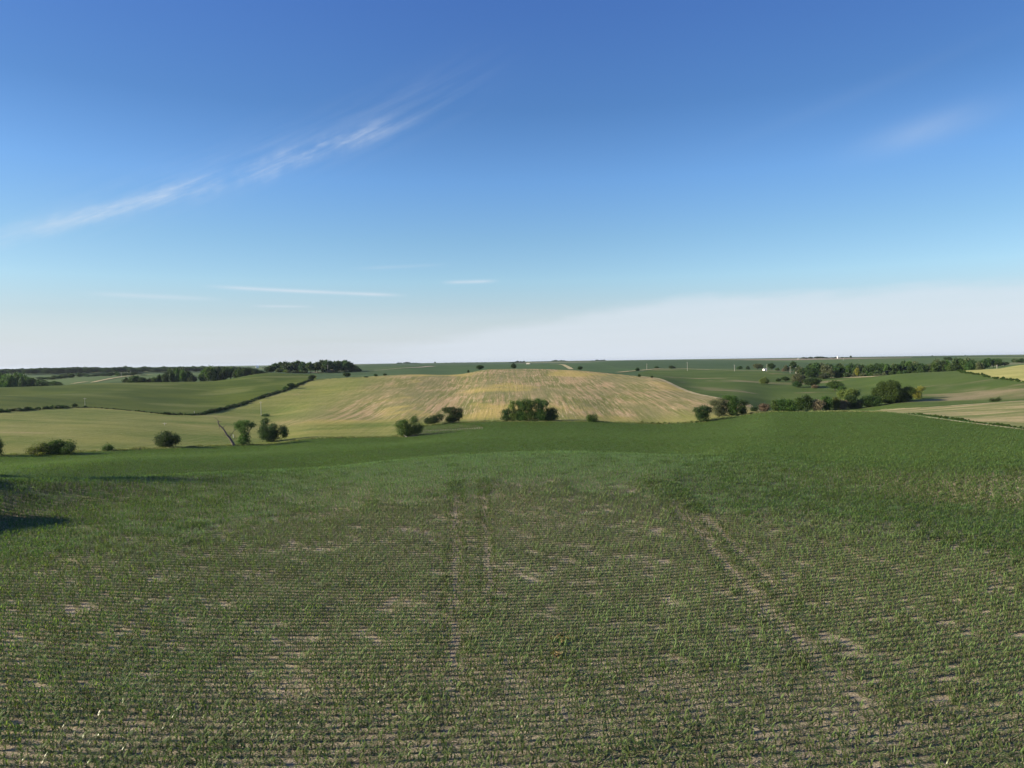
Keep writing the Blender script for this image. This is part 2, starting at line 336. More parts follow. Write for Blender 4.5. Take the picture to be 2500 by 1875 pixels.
def leafmat(name, c1, c2, trans=.3, rough=.55, big=.5):
    m, t, b = newmat(name); g = G(t)
    oi = g.put('ShaderNodeObjectInfo'); at_ = g.put('ShaderNodeAttribute', attribute_name='tint')
    base = g.mix(at_.outputs['Fac'], c1, c2)
    hv = g.put('ShaderNodeHueSaturation'); g.l.new(base, hv.inputs['Color'])
    g.l.new(g.m('ADD', 1-big*.5, g.m('MULTIPLY', oi.outputs['Random'], big)), hv.inputs['Value'])
    g.l.new(g.m('ADD', .485, g.m('MULTIPLY', oi.outputs['Random'], .03)), hv.inputs['Hue'])
    g.l.new(hv.outputs[0], b.inputs['Base Color']); b.inputs['Roughness'].default_value = rough
    tr = g.put('ShaderNodeBsdfTranslucent'); g.l.new(g.mix(1.0, hv.outputs[0], (1.25, 1.35, .55), 'MULTIPLY'), tr.inputs[0])
    mx = g.put('ShaderNodeMixShader'); mx.inputs[0].default_value = trans
    g.l.new(b.outputs[0], mx.inputs[1]); g.l.new(tr.outputs[0], mx.inputs[2]); g.l.new(mx.outputs[0], t.nodes['Material Output'].inputs[0])
    return m
M = {}
M['dark'] = leafmat('foliage_dark', (.016, .040, .008), (.052, .100, .020), .25)
M['mid'] = leafmat('foliage_mid', (.026, .058, .009), (.085, .150, .028), .30)
M['light'] = leafmat('foliage_light', (.075, .11, .022), (.17, .215, .055), .32)
M['grey'] = leafmat('foliage_grey_green', (.06, .08, .035), (.13, .15, .07), .25)
M['pink'] = leafmat('foliage_dry_brown', (.115, .085, .05), (.25, .20, .125), .2)
M['yellow'] = leafmat('foliage_yellow_green', (.16, .18, .03), (.32, .34, .06), .3)
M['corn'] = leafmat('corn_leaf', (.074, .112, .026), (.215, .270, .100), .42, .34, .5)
M['corn_dense'] = leafmat('corn_leaf_dense', (.078, .134, .032), (.150, .218, .064), .46, .40, .3)
M['grass'] = leafmat('verge_grass', (.10, .13, .04), (.26, .27, .11), .3)
M['dry'] = leafmat('dry_weed', (.27, .19, .10), (.42, .31, .18), .2)
m, t, b = newmat('bark'); g = G(t); g.l.new(g.mix(g.noise(3, 4, (1, 1, .3)), (.028, .023, .018), (.085, .07, .055)), b.inputs['Base Color']); M['bark'] = m
m, t, b = newmat('dead_wood'); g = G(t); g.l.new(g.mix(g.noise(3, 4, (1, 1, .3)), (.06, .05, .042), (.18, .15, .125)), b.inputs['Base Color']); M['dead'] = m
m, t, b = newmat('pale_wood'); g = G(t); g.l.new(g.mix(g.noise(2, 3, (1, 1, .2)), (.38, .35, .30), (.55, .52, .46)), b.inputs['Base Color']); M['pole'] = m
m, t, b = newmat('white_paint'); g = G(t); g.l.new(g.mix(g.noise(.6, 3), (.72, .71, .68), (.82, .81, .78)), b.inputs['Base Color']); M['white'] = m
m, t, b = newmat('roof_metal'); b.inputs['Roughness'].default_value = .5; g = G(t); g.l.new(g.mix(g.noise(.5, 3), (.36, .35, .34), (.5, .49, .47)), b.inputs['Base Color']); M['roof'] = m
m, t, b = newmat('red_brown_roof'); g = G(t); g.l.new(g.mix(g.noise(.5, 3), (.26, .12, .09), (.36, .18, .13)), b.inputs['Base Color']); M['redroof'] = m
m, t, b = newmat('dark_glass'); b.inputs['Base Color'].default_value = (.03, .035, .04, 1); b.inputs['Roughness'].default_value = .2; M['glass'] = m

# soil of the corn field
m, t, b = newmat('corn_soil'); g = G(t)
big = g.noise(.035, 4, seed=4); med = g.noise(.45, 5); fine_ = g.noise(9, 6, rough=.7); str_ = g.noise(1.3, 3, (.18, 1.2, 1), rot=-.06, seed=9)
c = g.mix(g.step(med, .3, .7), (.19, .155, .105), (.36, .305, .215)); c = g.mix(g.step(big, .4, .7), c, (.36, .285, .185))
c = g.mix(g.step(fine_, .53, .63), c, (.62, .56, .42)); c = g.mix(g.step(fine_, .46, .28), c, (.07, .055, .045))
c = g.mix(g.m('MULTIPLY', g.step(str_, .5, .75), .3), c, (.40, .34, .27))
vl = g.put('ShaderNodeVectorMath', operation='LENGTH'); g.l.new(g.obj(), vl.inputs[0])
g.l.new(c, b.inputs['Base Color']); b.inputs['Roughness'].default_value = .95; g.bump(b, g.m('ADD', med, g.m('MULTIPLY', g.noise(3.2, 6, rough=.75, seed=17), 1.2)), 1.0, .22); M['soil'] = m

def fieldmat(name, a, b2, c3=None, scale=.02, stretch=(1, 1, 1), rot=0, patch=None, seed=0, fine=.5):
    m, t, b = newmat(name); g = G(t)
    n1 = g.noise(scale, 5, stretch, rot, seed); n2 = g.noise(fine, 4, seed=seed+3)
    c = g.mix(g.step(n1, .35, .68), a, b2)
    if c3: c = g.mix(g.step(g.noise(scale*2.2, 4, stretch, rot, seed+11), .56, .72), c, c3)
    if patch: c = g.mix(g.m('MULTIPLY', g.step(g.noise(scale*.45, 4, stretch, rot, seed+21, dist=.6), patch[1], patch[1]+.13), patch[2]), c, patch[0])
    c = g.mix(g.m('MULTIPLY', g.step(n2, .5, .25), .45), c, tuple(q*.6 for q in a))
    g.l.new(c, b.inputs['Base Color']); g.bump(b, n2, .7, .5); b.inputs['Roughness'].default_value = .95; b.inputs['Specular IOR Level'].default_value = .1
    return m
# weedy stubble on the hill: rows run away from the camera, contour bands near the bottom and on the left
m, t, b = newmat('weedy_stubble'); g = G(t)
sepn = g.put('ShaderNodeSeparateXYZ'); g.l.new(g.obj(), sepn.inputs[0]); X, Y = sepn.outputs[0], sepn.outputs[1]
rows = g.noise(.16, 5, (2.2, .045, 1), .02, 2, .72); rowsf = g.noise(.75, 3, (1.1, .012, 1), .0, 5, .6); blot = g.noise(.012, 5, (1, .7, 1), .2, 8); band = g.noise(.03, 7, (.30, 1.1, 1), .12, 3, .72)
blot2 = g.noise(.028, 5, (1, .35, 1), 0, 31); speck = g.noise(.55, 5, (1, 1, 1), 0, 12, .75)
tan_ = (.385, .275, .145); gold = (.45, .35, .10); grn = (.155, .165, .045); pale = (.56, .43, .27)
c = g.mix(g.step(g.m('ADD', g.m('MULTIPLY', rows, .6), g.m('MULTIPLY', g.noise(.035, 6, (1, .6, 1), .3, 44, .65), .4)), .43, .585), grn, tan_); c = g.mix(g.m('MULTIPLY', g.step(rowsf, .50, .72), .7), c, pale); c = g.mix(g.m('MULTIPLY', g.step(rowsf, .46, .30), .5), c, (.13, .12, .055))
c = g.mix(g.m('MULTIPLY', g.step(blot2, .42, .66), .75), c, (.19, .185, .075)); c = g.mix(g.m('MULTIPLY', g.step(blot, .5, .64), .65), c, gold)
bandm = g.m('MAXIMUM', g.step(X, -95, -185), g.step(g.m('ADD', Y, g.m('MULTIPLY', g.m('ABSOLUTE', g.m('SUBTRACT', X, 60.0)), -.12)), 445, 395))
cb_ = g.mix(g.step(band, .36, .60), (.100, .150, .022), (.205, .215, .055)); cb_ = g.mix(g.m('MULTIPLY', g.step(band, .58, .72), .5), cb_, (.37, .285, .15))
c = g.mix(g.m('MULTIPLY', bandm, .85), c, cb_)
c = g.mix(g.m('MULTIPLY', g.step(X, 75, 200), .45), c, g.mix(g.step(rows, .38, .62), (.27, .24, .10), (.44, .35, .19)))
c = g.mix(g.m('MULTIPLY', g.step(speck, .48, .3), .5), c, (.075, .085, .03)); c = g.mix(g.m('MULTIPLY', g.step(speck, .56, .72), .4), c, (.46, .39, .24))
g.l.new(c, b.inputs['Base Color']); g.bump(b, g.m('ADD', speck, rows), .8, .6); b.inputs['Roughness'].default_value = .95; b.inputs['Specular IOR Level'].default_value = .1; M['stub'] = m
M['bean'] = fieldmat('bean_crop', (.048, .078, .007), (.082, .108, .012), None, .016, (1, 2.2, 1), .3, ((.15, .165, .05), .54, .6), 1, .8)
M['hill'] = fieldmat('hill_crop', (.060, .098, .018), (.088, .124, .028), None, .014, (1, 1.6, 1), -.2, ((.265, .215, .125), .56, .85), 14, .8)
M['grain'] = fieldmat('ripening_grain', (.30, .30, .09), (.40, .37, .13), (.22, .25, .07), .012, (1, 3, 1), .1, None, 5, .4)
M['tri'] = fieldmat('stubble_ground', (.16, .18, .06), (.38, .31, .16), (.45, .37, .22), .06, (.35, 1.5, 1), -.5, ((.13, .165, .05), .5, .8), 6, .6)
M['gstrip'] = fieldmat('grass_strip', (.06, .125, .03), (.10, .17, .045), None, .05, (1, 1, 1), 0, ((.2, .21, .08), .58, .6), 6, .6)
M['gravel'] = fieldmat('gravel', (.40, .35, .26), (.52, .46, .36), None, .2, (1, 1, 1), 0, None, 6, 1.5)
M['drygrass'] = fieldmat('dry_grass_strip', (.33, .29, .15), (.50, .42, .25), (.2, .22, .08), .1, (1, 1, 1), 0, None, 6, 1.)
# far patchwork
m, t, b = newmat('distant_fields'); g = G(t)
vo = g.put('ShaderNodeTexVoronoi', feature='F1', distance='CHEBYCHEV'); mp = g.put('ShaderNodeMapping'); mp.inputs['Scale'].default_value = (.0024, .0011, 0); mp.inputs['Rotation'].default_value = (0, 0, .15)
mp.inputs['Location'].default_value = (.37, .12, 0)
g.l.new(g.obj(), mp.inputs[0]); g.l.new(mp.outputs[0], vo.inputs['Vector']); vo.inputs['Scale'].default_value = 1; vo.inputs['Randomness'].default_value = .45
sc = g.put('ShaderNodeSeparateColor'); g.l.new(vo.outputs['Color'], sc.inputs[0])
rp = g.put('ShaderNodeValToRGB'); rp.color_ramp.interpolation = 'CONSTANT'; g.l.new(sc.outputs[0], rp.inputs[0]); E = rp.color_ramp.elements
E[0].position = 0; E[0].color = (.045, .082, .030, 1); E[1].position = .28; E[1].color = (.055, .10, .034, 1)
for p, q in ((.5, (.072, .115, .035)), (.70, (.13, .165, .062)), (.82, (.05, .088, .03)), (.90, (.155, .165, .085)), (.96, (.26, .21, .16))): e_ = E.new(p); e_.color = (*q, 1)
n2 = g.noise(.02, 4); c = g.mix(g.m('MULTIPLY', g.step(n2, .35, .7), .35), rp.outputs[0], (.10, .13, .05))
g.l.new(c, b.inputs['Base Color']); b.inputs['Roughness'].default_value = .95; b.inputs['Specular IOR Level'].default_value = .1; M['far'] = m

# ------------------------------------------------------------------ ground: one sheet, cut into its fields
nA, nR = len(AZ), len(RAD)
P = np.stack([XX, YY, -Hs], -1).reshape(-1, 3)
I, J = np.meshgrid(np.arange(nA-1), np.arange(nR-1), indexing='ij'); I = I.ravel(); J = J.ravel()
Q = np.stack([I*nR+J, I*nR+J+1, (I+1)*nR+J+1, (I+1)*nR+J], -1)
fa = (AZ[I]+AZ[I+1])/2; fd = np.sqrt(RAD[J]*RAD[J+1])
fx_ = np.sin(fa)*fd; fy_ = np.cos(fa)*fd
jit = 1+(fbm(fx_/5, fy_/5, 2, 5)-.5)*.012
dq = fd*jit
B_, C_, D_, TL, TU, E_, Y_ = [f(fa) for f in (cB, cC, cD, cTL, cTU, cE, cY)]
reg = np.full(len(Q), 6)
reg[(dq < D_)] = 2
reg[(dq < E_) & (fa > math.radians(8))] = 3
reg[(dq < C_)] = 1
reg[(dq > Y_) & (dq < 1040)] = 4
reg[(dq < TU)] = 7
reg[(dq < TU) & (dq > TL)] = 5
reg[dq < B_] = 0
defs = {0: ('cornfield_ground', 'soil', 'soil of the cornfield that fills the lower half of the view'), 1: ('stubble_hill', 'stub', 'broad tan and green weedy stubble field on the hill in the middle'),
        2: ('bean_field', 'bean', 'smooth green crop field beyond the brushy fence line on the left'), 3: ('hillside_field', 'hill', 'green crop field with tan streaks behind the tree row on the right'),
        4: ('grain_field', 'grain', 'yellow ripening field at the right edge below the far trees'), 5: ('stubble_ground', 'tri', 'tan stubble wedge at the right edge above the corn'),
        6: ('far_fields', 'far', 'distant patchwork of green fields reaching the horizon'), 7: ('grass_strip', 'gstrip', 'bright green grass strip between corn and stubble on the right')}
for k, (nm, mt, lb) in defs.items():
    sel = Q[reg == k]; uq, inv = np.unique(sel.ravel(), return_inverse=True)
    o = link(nm, mesh_np(nm, P[uq], inv.reshape(-1, 4)[:, ::-1], M[mt], True)); tag(o, lb, None, None, 'structure')

def ribbon(name, pts, width, mat, label, off=.12, step=6.0, dmin=26, kind='structure', cat=None):
    W3 = [at(u, v, dm if dm else dmin) for (u, v, dm) in [(p + (None,))[:3] for p in pts]]
    xy = []
    for a, b2 in zip(W3[:-1], W3[1:]):
        n = max(1, int(np.hypot(*(b2-a)[:2])/step))
        for k in range(n): xy.append(a[:2]+(b2-a)[:2]*k/n)
    xy.append(W3[-1][:2]); xy = np.array(xy)
    for _ in range(3): xy[1:-1] = (xy[:-2]+2*xy[1:-1]+xy[2:])/4
    T = np.gradient(xy, axis=0); T /= np.linalg.norm(T, axis=1)[:, None]+1e-9; Nn = np.stack([-T[:, 1], T[:, 0]], -1)
    wj = width*(.8+.4*fbm(xy[:, 0]/12, xy[:, 1]/12, 2, 8))
    cols = [xy+Nn*(wj*s)[:, None] for s in (-.5, -.17, .17, .5)]
    V = []
    for cxy in cols: V.append(np.stack([cxy[:, 0], cxy[:, 1], Z(cxy[:, 0], cxy[:, 1])+off], -1))
    V = np.stack(V, 1).reshape(-1, 3); n = len(xy); Fq = []
    for i in range(n-1):
        for k in range(3): Fq.append((i*4+k, i*4+k+1, (i+1)*4+k+1, (i+1)*4+k))
    o = link(name, mesh_np(name, V, Fq, mat, True)); tag(o, label, cat, None, kind); return o
ribbon('gravel_road', [(749,911),(786,907.5),(832,906.6),(900,905.5),(950,902),(1013,898),(1060,894.5)], 9, M['gravel'], 'pale gravel road crossing behind the central stubble hill', .5, 12, 900)
ribbon('gravel_road', [(1508,909.5),(1545,906),(1576,903.5),(1621,899.5),(1655,900),(1689,901.5),(1734,903.5),(1800,905),(1850,905.8),(1905,907),(1935,908)], 8, M['drygrass'], 'gravel road along the top of the green hillside on the right', .5, 12, 880)
ribbon('farm_track', [(176,937.5),(193,935),(212,932.5)], 9, M['drygrass'], 'short tan farm track left of the far road over the hill', .6, 12, 980)
ribbon('farm_track', [(226,934.2),(250,929),(280,923),(305,919.5),(340,916.5),(373,914.5)], 7, M['drygrass'], 'tan farm track climbing past the far utility poles on the left', .6, 12, 1060)
ribbon('farm_track', [(1345,889.8),(1366,889.6),(1376,891),(1389,898),(1395,902)], 8, M['drygrass'], 'pale farm track bending down the far green field', .5, 12, 1080)
ribbon('dry_grass_edge', [(2095,1004.5),(2150,1002.5),(2200,1000.5),(2260,996),(2330,991),(2400,986),(2500,979.5)], 5, M['drygrass'], 'tan dry grass edge running up from the trees to the right edge', .15)
ribbon('dry_grass_edge', [(2165,1008),(2220,1014),(2271,1021.5),(2330,1029),(2384,1036.5),(2440,1043),(2500,1051)], 2.6, M['drygrass'], 'thin tan dry grass line between the corn and the green strip', .35)
ribbon('dry_grass_edge', [(1560,918.5),(1600,923),(1644,940),(1700,962.5),(1757,973.5)], 5, M['drygrass'], 'tan bare edge curving down the right side of the stubble hill', .2)
ribbon('dry_grass_edge', [(2040,922.5),(2075,922),(2110,920.5),(2140,919)], 14, M['drygrass'], 'pale mown strip under the creek woodland', .3, 10, 800)

# ------------------------------------------------------------------ instancing with geometry nodes (crop and ground cover = stuff)
def cloud(name, P3, rot, scl, idx, variants, label, group=None, kind='stuff'):
    col = bpy.data.collections.new(name+'_kinds')
    for vme in variants:
        vo_ = bpy.data.objects.new(vme.name, vme); col.objects.link(vo_)
    me = bpy.data.meshes.new(name); n = len(P3)
    me.vertices.add(n); me.vertices.foreach_set('co', np.asarray(P3, np.float32).ravel())
    a = me.attributes.new('rot', 'FLOAT_VECTOR', 'POINT'); a.data.foreach_set('vector', np.asarray(rot, np.float32).ravel())
    a = me.attributes.new('scl', 'FLOAT_VECTOR', 'POINT'); a.data.foreach_set('vector', np.asarray(scl, np.float32).ravel())
    a = me.attributes.new('idx', 'INT', 'POINT'); a.data.foreach_set('value', np.asarray(idx, np.int32))
    o = link(name, me); tag(o, label, None, group, kind)
    ng = bpy.data.node_groups.new(name, 'GeometryNodeTree')
    ng.interface.new_socket('Geometry', in_out='INPUT', socket_type='NodeSocketGeometry'); ng.interface.new_socket('Geometry', in_out='OUTPUT', socket_type='NodeSocketGeometry')
    gi = ng.nodes.new('NodeGroupInput'); go = ng.nodes.new('NodeGroupOutput'); ip = ng.nodes.new('GeometryNodeInstanceOnPoints')
    ci = ng.nodes.new('GeometryNodeCollectionInfo'); ci.inputs[0].default_value = col; ci.inputs[1].default_value = True; ci.inputs[2].default_value = True
    ng.links.new(gi.outputs[0], ip.inputs['Points']); ng.links.new(ci.outputs[0], ip.inputs['Instance']); ip.inputs['Pick Instance'].default_value = True
    def nat(nm, ty):
        q = ng.nodes.new('GeometryNodeInputNamedAttribute'); q.data_type = ty; q.inputs[0].default_value = nm; return q.outputs[0]
    er = ng.nodes.new('FunctionNodeEulerToRotation'); ng.links.new(nat('rot', 'FLOAT_VECTOR'), er.inputs[0]); ng.links.new(er.outputs[0], ip.inputs['Rotation'])
    ng.links.new(nat('scl', 'FLOAT_VECTOR'), ip.inputs['Scale']); ng.links.new(nat('idx', 'INT'), ip.inputs['Instance Index'])
    ng.links.new(ip.outputs[0], go.inputs[0])
    md = o.modifiers.new('scatter', 'NODES'); md.node_group = ng
    return o

def corn_plant(mb_v, mb_f, mb_t, ox, oy, hgt, rng, nl=7, seg=3):
    """append one corn plant: arching blades in one rough plane + stalk"""
    n0 = sum(len(q) for q in mb_v); base_az = rng.uniform(0, math.pi)
    V = []; Fq = []; T = []
    def strip(p0, az_, L_, rise, droop, w):
        k0 = len(V); s = seg
        dx, dy = math.cos(az_), math.sin(az_); px, py = -dy, dx
        tone = rng.uniform(0, 1)
        for i in range(s+1):
            q = i/s; r = L_*q*(1-.15*q); z = p0 + rise*q*1.6 - droop*q*q
            ww = w*(1-.25*q)*(1 if i < s else .08)*(.6 if i == 0 else 1)
            V.append((ox+dx*r-px*ww, oy+dy*r-py*ww, z)); V.append((ox+dx*r+px*ww, oy+dy*r+py*ww, z))
        for i in range(s):
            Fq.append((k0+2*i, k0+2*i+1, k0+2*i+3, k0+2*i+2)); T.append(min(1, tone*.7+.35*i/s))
    for i in range(nl):
        q = i/(nl-1); a = base_az + (i % 2)*math.pi + rng.uniform(-.5, .5)
        L_ = hgt*(1.02-.42*q)*rng.uniform(.8, 1.15)
        strip(hgt*(.12+.42*q), a, L_*1.1, hgt*(.27+.27*q), hgt*(.50-.12*q)*rng.uniform(.6, 1.4), hgt*.060)
    k0 = len(V); w = hgt*.03                                 # stalk
    for z in (0, hgt*.6):
        for s_ in range(3): V.append((ox+math.cos(s_*2.1)*w, oy+math.sin(s_*2.1)*w, z))
    for s_ in range(3):
        Fq.append((k0+s_, k0+(s_+1) % 3, k0+3+(s_+1) % 3, k0+3+s_)); T.append(.1)
    mb_v.append(np.array(V)); mb_f.append(np.array(Fq)+n0); mb_t += T
def corn_mesh(name, n, spacing, hgt, seed, mat, nl, seg, jit=.03):
    rng = random.Random(seed); v = []; f = []; tt = []
    for k in range(n):
        if n > 1 and rng.random() < .04: continue
        corn_plant(v, f, tt, (k-(n-1)/2)*spacing+rng.uniform(-jit, jit) if n > 1 else 0, rng.uniform(-jit, jit) if n > 1 else 0, hgt*rng.uniform(.75, 1.2), rng, nl, seg)
    return mesh_np(name, np.concatenate(v), np.concatenate(f), mat, False, [('tint', 'FACE', tt)])
M['corn_mid'] = leafmat('corn_leaf_mid', (.086, .132, .034), (.235, .300, .115), .42, .34, .5)
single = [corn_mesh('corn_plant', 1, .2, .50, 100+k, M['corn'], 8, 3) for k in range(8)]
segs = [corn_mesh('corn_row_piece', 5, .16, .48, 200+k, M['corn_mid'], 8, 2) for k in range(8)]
M['corn_pale_lit'] = leafmat('corn_leaf_pale_lit', (.115, .195, .066), (.215, .310, .118), .46, .36, .25)  # paler crop tone with the brow's brighter light painted into the leaf colour
pale = [corn_mesh('corn_row_piece', 13, .2, .52, 400+k, M['corn_pale_lit'], 7, 2, .09) for k in range(6)]
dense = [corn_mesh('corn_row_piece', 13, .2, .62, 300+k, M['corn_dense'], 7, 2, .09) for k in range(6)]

# rows follow y = a x + b x^2 + n * 0.76
def rowy(x):
    xc = np.clip(x, -30, 48); y = .06*xc+.0027*xc*xc
    y = y + np.where(x > 48, (x-48)*(.06+.0054*48), 0) + np.where(x < -30, (x+30)*(.06-.0054*30), 0); return y
def rowm(x):
    xc = np.clip(x, -30, 48); return .06+.0054*xc
RS = .76
def frame_ok(x, y, z, mu=120, mv=120):
    c = x*Ff[0]+y*Ff[1]+z*Ff[2]; cc = np.maximum(c, .1)
    u = CX+F*(x*Rr[0]+y*Rr[1]+z*Rr[2])/cc; v = CY-F*(x*Uu[0]+y*Uu[1]+z*Uu[2])/cc
    return (c > 1) & (u > -mu) & (u < 2500+mu) & (v < 1875+mv), u, v
def rowpts(dx, x0, x1, y0, y1, rs=RS, rnd=.0):
    n0 = int(y0/rs)-60; n1 = int(y1/rs)+60
    xs = np.arange(x0, x1, dx); ns = np.arange(n0, n1)
    Xg, Ng = np.meshgrid(xs, ns); Xg = Xg + (RNG.random(Xg.shape)-.5)*rnd + (Ng % 7)*dx*.31
    Yg = rowy(Xg)+Ng*rs+ (fbm(Xg/15, Ng*.1, 2, 77)-.5)*.5
    return Xg.ravel(), Yg.ravel()
def thinness(x, y):                                   # 1 on the dry knoll, 0 in the lush ground round it
    lim = 119-.0130*x*x+(fbm(x/14, y/14, 3, 21)-.5)*22
    return np.clip((lim+10-y)/42, 0, 1)
def wheel(x, y, k=1.):                                      # wheel tracks: sparse strips
    wob_ = (fbm(y/9, y*0+3, 2, 55)-.5)*1.6
    r = np.zeros_like(x)
    for c0, sl_, w, y0_, y1_ in ((21.9, 0.0, .40, 36, 128), (24.6, .0, .26, 60, 128), (-5.2, -.075, .30, 40, 128), (-2.2, -.05, .22, 60, 118)):
        r = np.maximum(r, np.exp(-((x-(c0+(y-60)*sl_)-wob_*.2)/(w*k))**2)*np.clip((y-y0_)/8, 0, 1)*np.clip((y1_-y)/8, 0, 1))
    return r
def keep(x, y, th):
    n = fbm(x/2.2, y/1.1, 3, 41); n2 = fbm(x/9, y/5, 3, 61)
    p = 1-.24*th*np.clip((n-.50)*4, 0, 1)-.14*th*np.clip((n2-.60)*5, 0, 1)-.62*wheel(x, y)*(.4+.6*th)
    return RNG.random(len(x)) < np.clip(p, .03, 1)
NEAR_D = 52.0
# zone A : single plants
x, y = rowpts(.2, -46, 46, 26, NEAR_D+2, rnd=.06); d = np.hypot(x, y); s = (d < NEAR_D) & (d > 27); x = x[s]; y = y[s]; y = y+(RNG.random(len(y))-.5)*.07
z = Z(x, y); ok, u, v = frame_ok(x, y, z, 120, 140); x, y, z, u, v = x[ok], y[ok], z[ok], u[ok], v[ok]
th = thinness(x, y); kp = keep(x, y, th); x, y, z, u, v = x[kp], y[kp], z[kp], u[kp], v[kp]
sz = .80+.34*fbm(x/6, y/3, 3, 71)+(RNG.random(len(x))-.5)*.32
inn = (u > 5) & (u < 2495) & (v < 1872); rank = np.where(inn, v, -1); ordr = np.argsort(-rank)[:300]; big300 = np.zeros(len(x), bool); big300[ordr] = True
for q in ordr:
    o = bpy.data.objects.new('corn_plant', single[int(RNG.integers(8))]); COL.objects.link(o)
    o.location = (x[q], y[q], z[q]-.01); o.rotation_euler = (0, 0, RNG.random()*6.28); o.scale = (sz[q],)*3
    tag(o, 'young corn plant with arching leaves in the rows along the bottom edge of the photo', 'corn plant', 'corn plants in the nearest rows')
r = ~big300; n = r.sum()
cloud('corn_crop', np.stack([x[r], y[r], z[r]-.01], -1), np.stack([RNG.normal(0, .08, n), RNG.normal(0, .08, n), RNG.random(n)*6.28], -1), np.repeat(sz[r][:, None], 3, 1), RNG.integers(0, 8, n), single,
      'sparse young corn rows in the foreground, just behind the nearest plants')
x1, y1 = rowpts(.2, -26, 30, NEAR_D-2, 135, rnd=.06); s = (np.hypot(x1, y1) >= NEAR_D) & (wheel(x1, y1, 2.6) >= .06); x1, y1 = x1[s], y1[s]; th1 = thinness(x1, y1)
kp = keep(x1, y1, th1) & (th1 > .3); x1, y1 = x1[kp], y1[kp]; z1 = Z(x1, y1); n = len(x1); sz1 = 1.0+.3*(RNG.random(n)-.4)
cloud('corn_crop', np.stack([x1, y1, z1-.01], -1), np.stack([RNG.normal(0, .08, n), RNG.normal(0, .08, n), RNG.random(n)*6.28], -1), np.repeat(sz1[:, None], 3, 1), RNG.integers(0, 8, n), single,
      'young corn standing along the faint wheel tracks')
# zone B : short pieces of row on the knoll
x, y = rowpts(.8, -150, 150, 30, 235, rnd=.1); d = np.hypot(x, y)
s = (d >= NEAR_D) & (y < 200); x, y, d = x[s], y[s], d[s]; z = Z(x, y); ok, u, v = frame_ok(x, y, z, 100, 100); x, y, z, d = x[ok], y[ok], z[ok], d[ok]
th = thinness(x, y); s = th > .22+.5*fbm(x/3.5, y/3.5, 2, 99); x, y, z, d, th = x[s], y[s], z[s], d[s], th[s]; kp = keep(x, y, th)&(wheel(x, y, 2.6) < .12); x, y, z, th = x[kp], y[kp], z[kp], th[kp]
yaw = np.arctan(rowm(x)); pit = -np.arctan((Z(x+.5, y+.5*rowm(x))-Z(x-.5, y-.5*rowm(x))))
flip = RNG.integers(0, 2, len(x)); sz = (1.0+.36*fbm(x/6, y/3, 3, 71))*(1+.08*(1-th)); n = len(x); print('corn pieces', n)
cloud('corn_crop', np.stack([x, y, z-.01], -1), np.stack([np.zeros(n), pit*(1-2*flip), yaw+math.pi*flip], -1), np.stack([np.ones(n), sz*1.1, sz], -1), RNG.integers(0, 8, n), segs,
      'sparse rows of young corn on the dry knoll with bare soil showing')
# zone C : dense taller corn down to the fence line
x, y = rowpts(2.6, -360, 380, 30, 480, rnd=.3); d = np.hypot(x, y); a = np.arctan2(x, y)
s = (d > 60) & (d < cB(a)-1.2); x, y, d, a = x[s], y[s], d[s], a[s]; z = Z(x, y); ok, u, v = frame_ok(x, y, z, 200, 100)
x, y, z, d = x[ok], y[ok], z[ok], d[ok]
th = thinness(x, y); s = th < .22+.5*fbm(x/3.5, y/3.5, 2, 99); x, y, z, d = x[s], y[s], z[s], d[s]
# leave room for the curved headland rows below the two trees
hc = at(988, 1056); hr = np.hypot(x-hc[0], (y-hc[1])*.75); s = ~((hr < 41) & (x > hc[0]+1.5) & (y > hc[1]-26)); x, y, z = x[s], y[s], z[s]
yaw = np.arctan(rowm(x)); pit = -np.arctan((Z(x+1, y+rowm(x))-Z(x-1, y-rowm(x)))/2); flip = RNG.integers(0, 2, len(x))
sz = .85+.35*fbm(x/18, y/18, 3, 81)
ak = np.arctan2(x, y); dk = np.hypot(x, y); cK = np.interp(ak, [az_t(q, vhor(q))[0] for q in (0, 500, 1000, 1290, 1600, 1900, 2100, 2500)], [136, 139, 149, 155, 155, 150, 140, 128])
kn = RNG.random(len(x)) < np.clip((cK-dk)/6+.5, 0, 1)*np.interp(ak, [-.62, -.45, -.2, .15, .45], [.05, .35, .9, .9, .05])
for sel_, kinds_, lb_ in ((kn, pale, 'corn along the rounded brow of the near knoll, coloured paler for its brighter light'), (~kn, dense, 'lush closed canopy of taller corn from the brow of the knoll down to the fence line')):
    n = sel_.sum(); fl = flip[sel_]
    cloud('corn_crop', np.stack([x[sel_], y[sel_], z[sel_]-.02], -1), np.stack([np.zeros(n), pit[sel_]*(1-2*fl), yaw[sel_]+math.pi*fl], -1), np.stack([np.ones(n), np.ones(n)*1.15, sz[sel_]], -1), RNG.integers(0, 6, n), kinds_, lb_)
# headland: concentric rows
px = []; 
for rr in np.arange(1.5, 42.5, 1.25):
    for th_ in np.arange(-1.0, 1.5, 2.5/rr): px.append((hc[0]+rr*math.cos(th_), hc[1]+rr*math.sin(th_)/.75, th_+math.pi/2))
px = np.array(px); a = np.arctan2(px[:, 0], px[:, 1]); s = np.hypot(px[:, 0], px[:, 1]) < cB(a)-1; px = px[s]; n = len(px)
cloud('corn_crop', np.stack([px[:, 0], px[:, 1], Z(px[:, 0], px[:, 1])-.02], -1), np.stack([np.zeros(n), np.zeros(n), px[:, 2]], -1), np.stack([np.ones(n), np.full(n, 1.0), np.full(n, 1.05)], -1), RNG.integers(0, 6, n), dense,
      'corn planted in curved rows on the headland below the fence line trees')

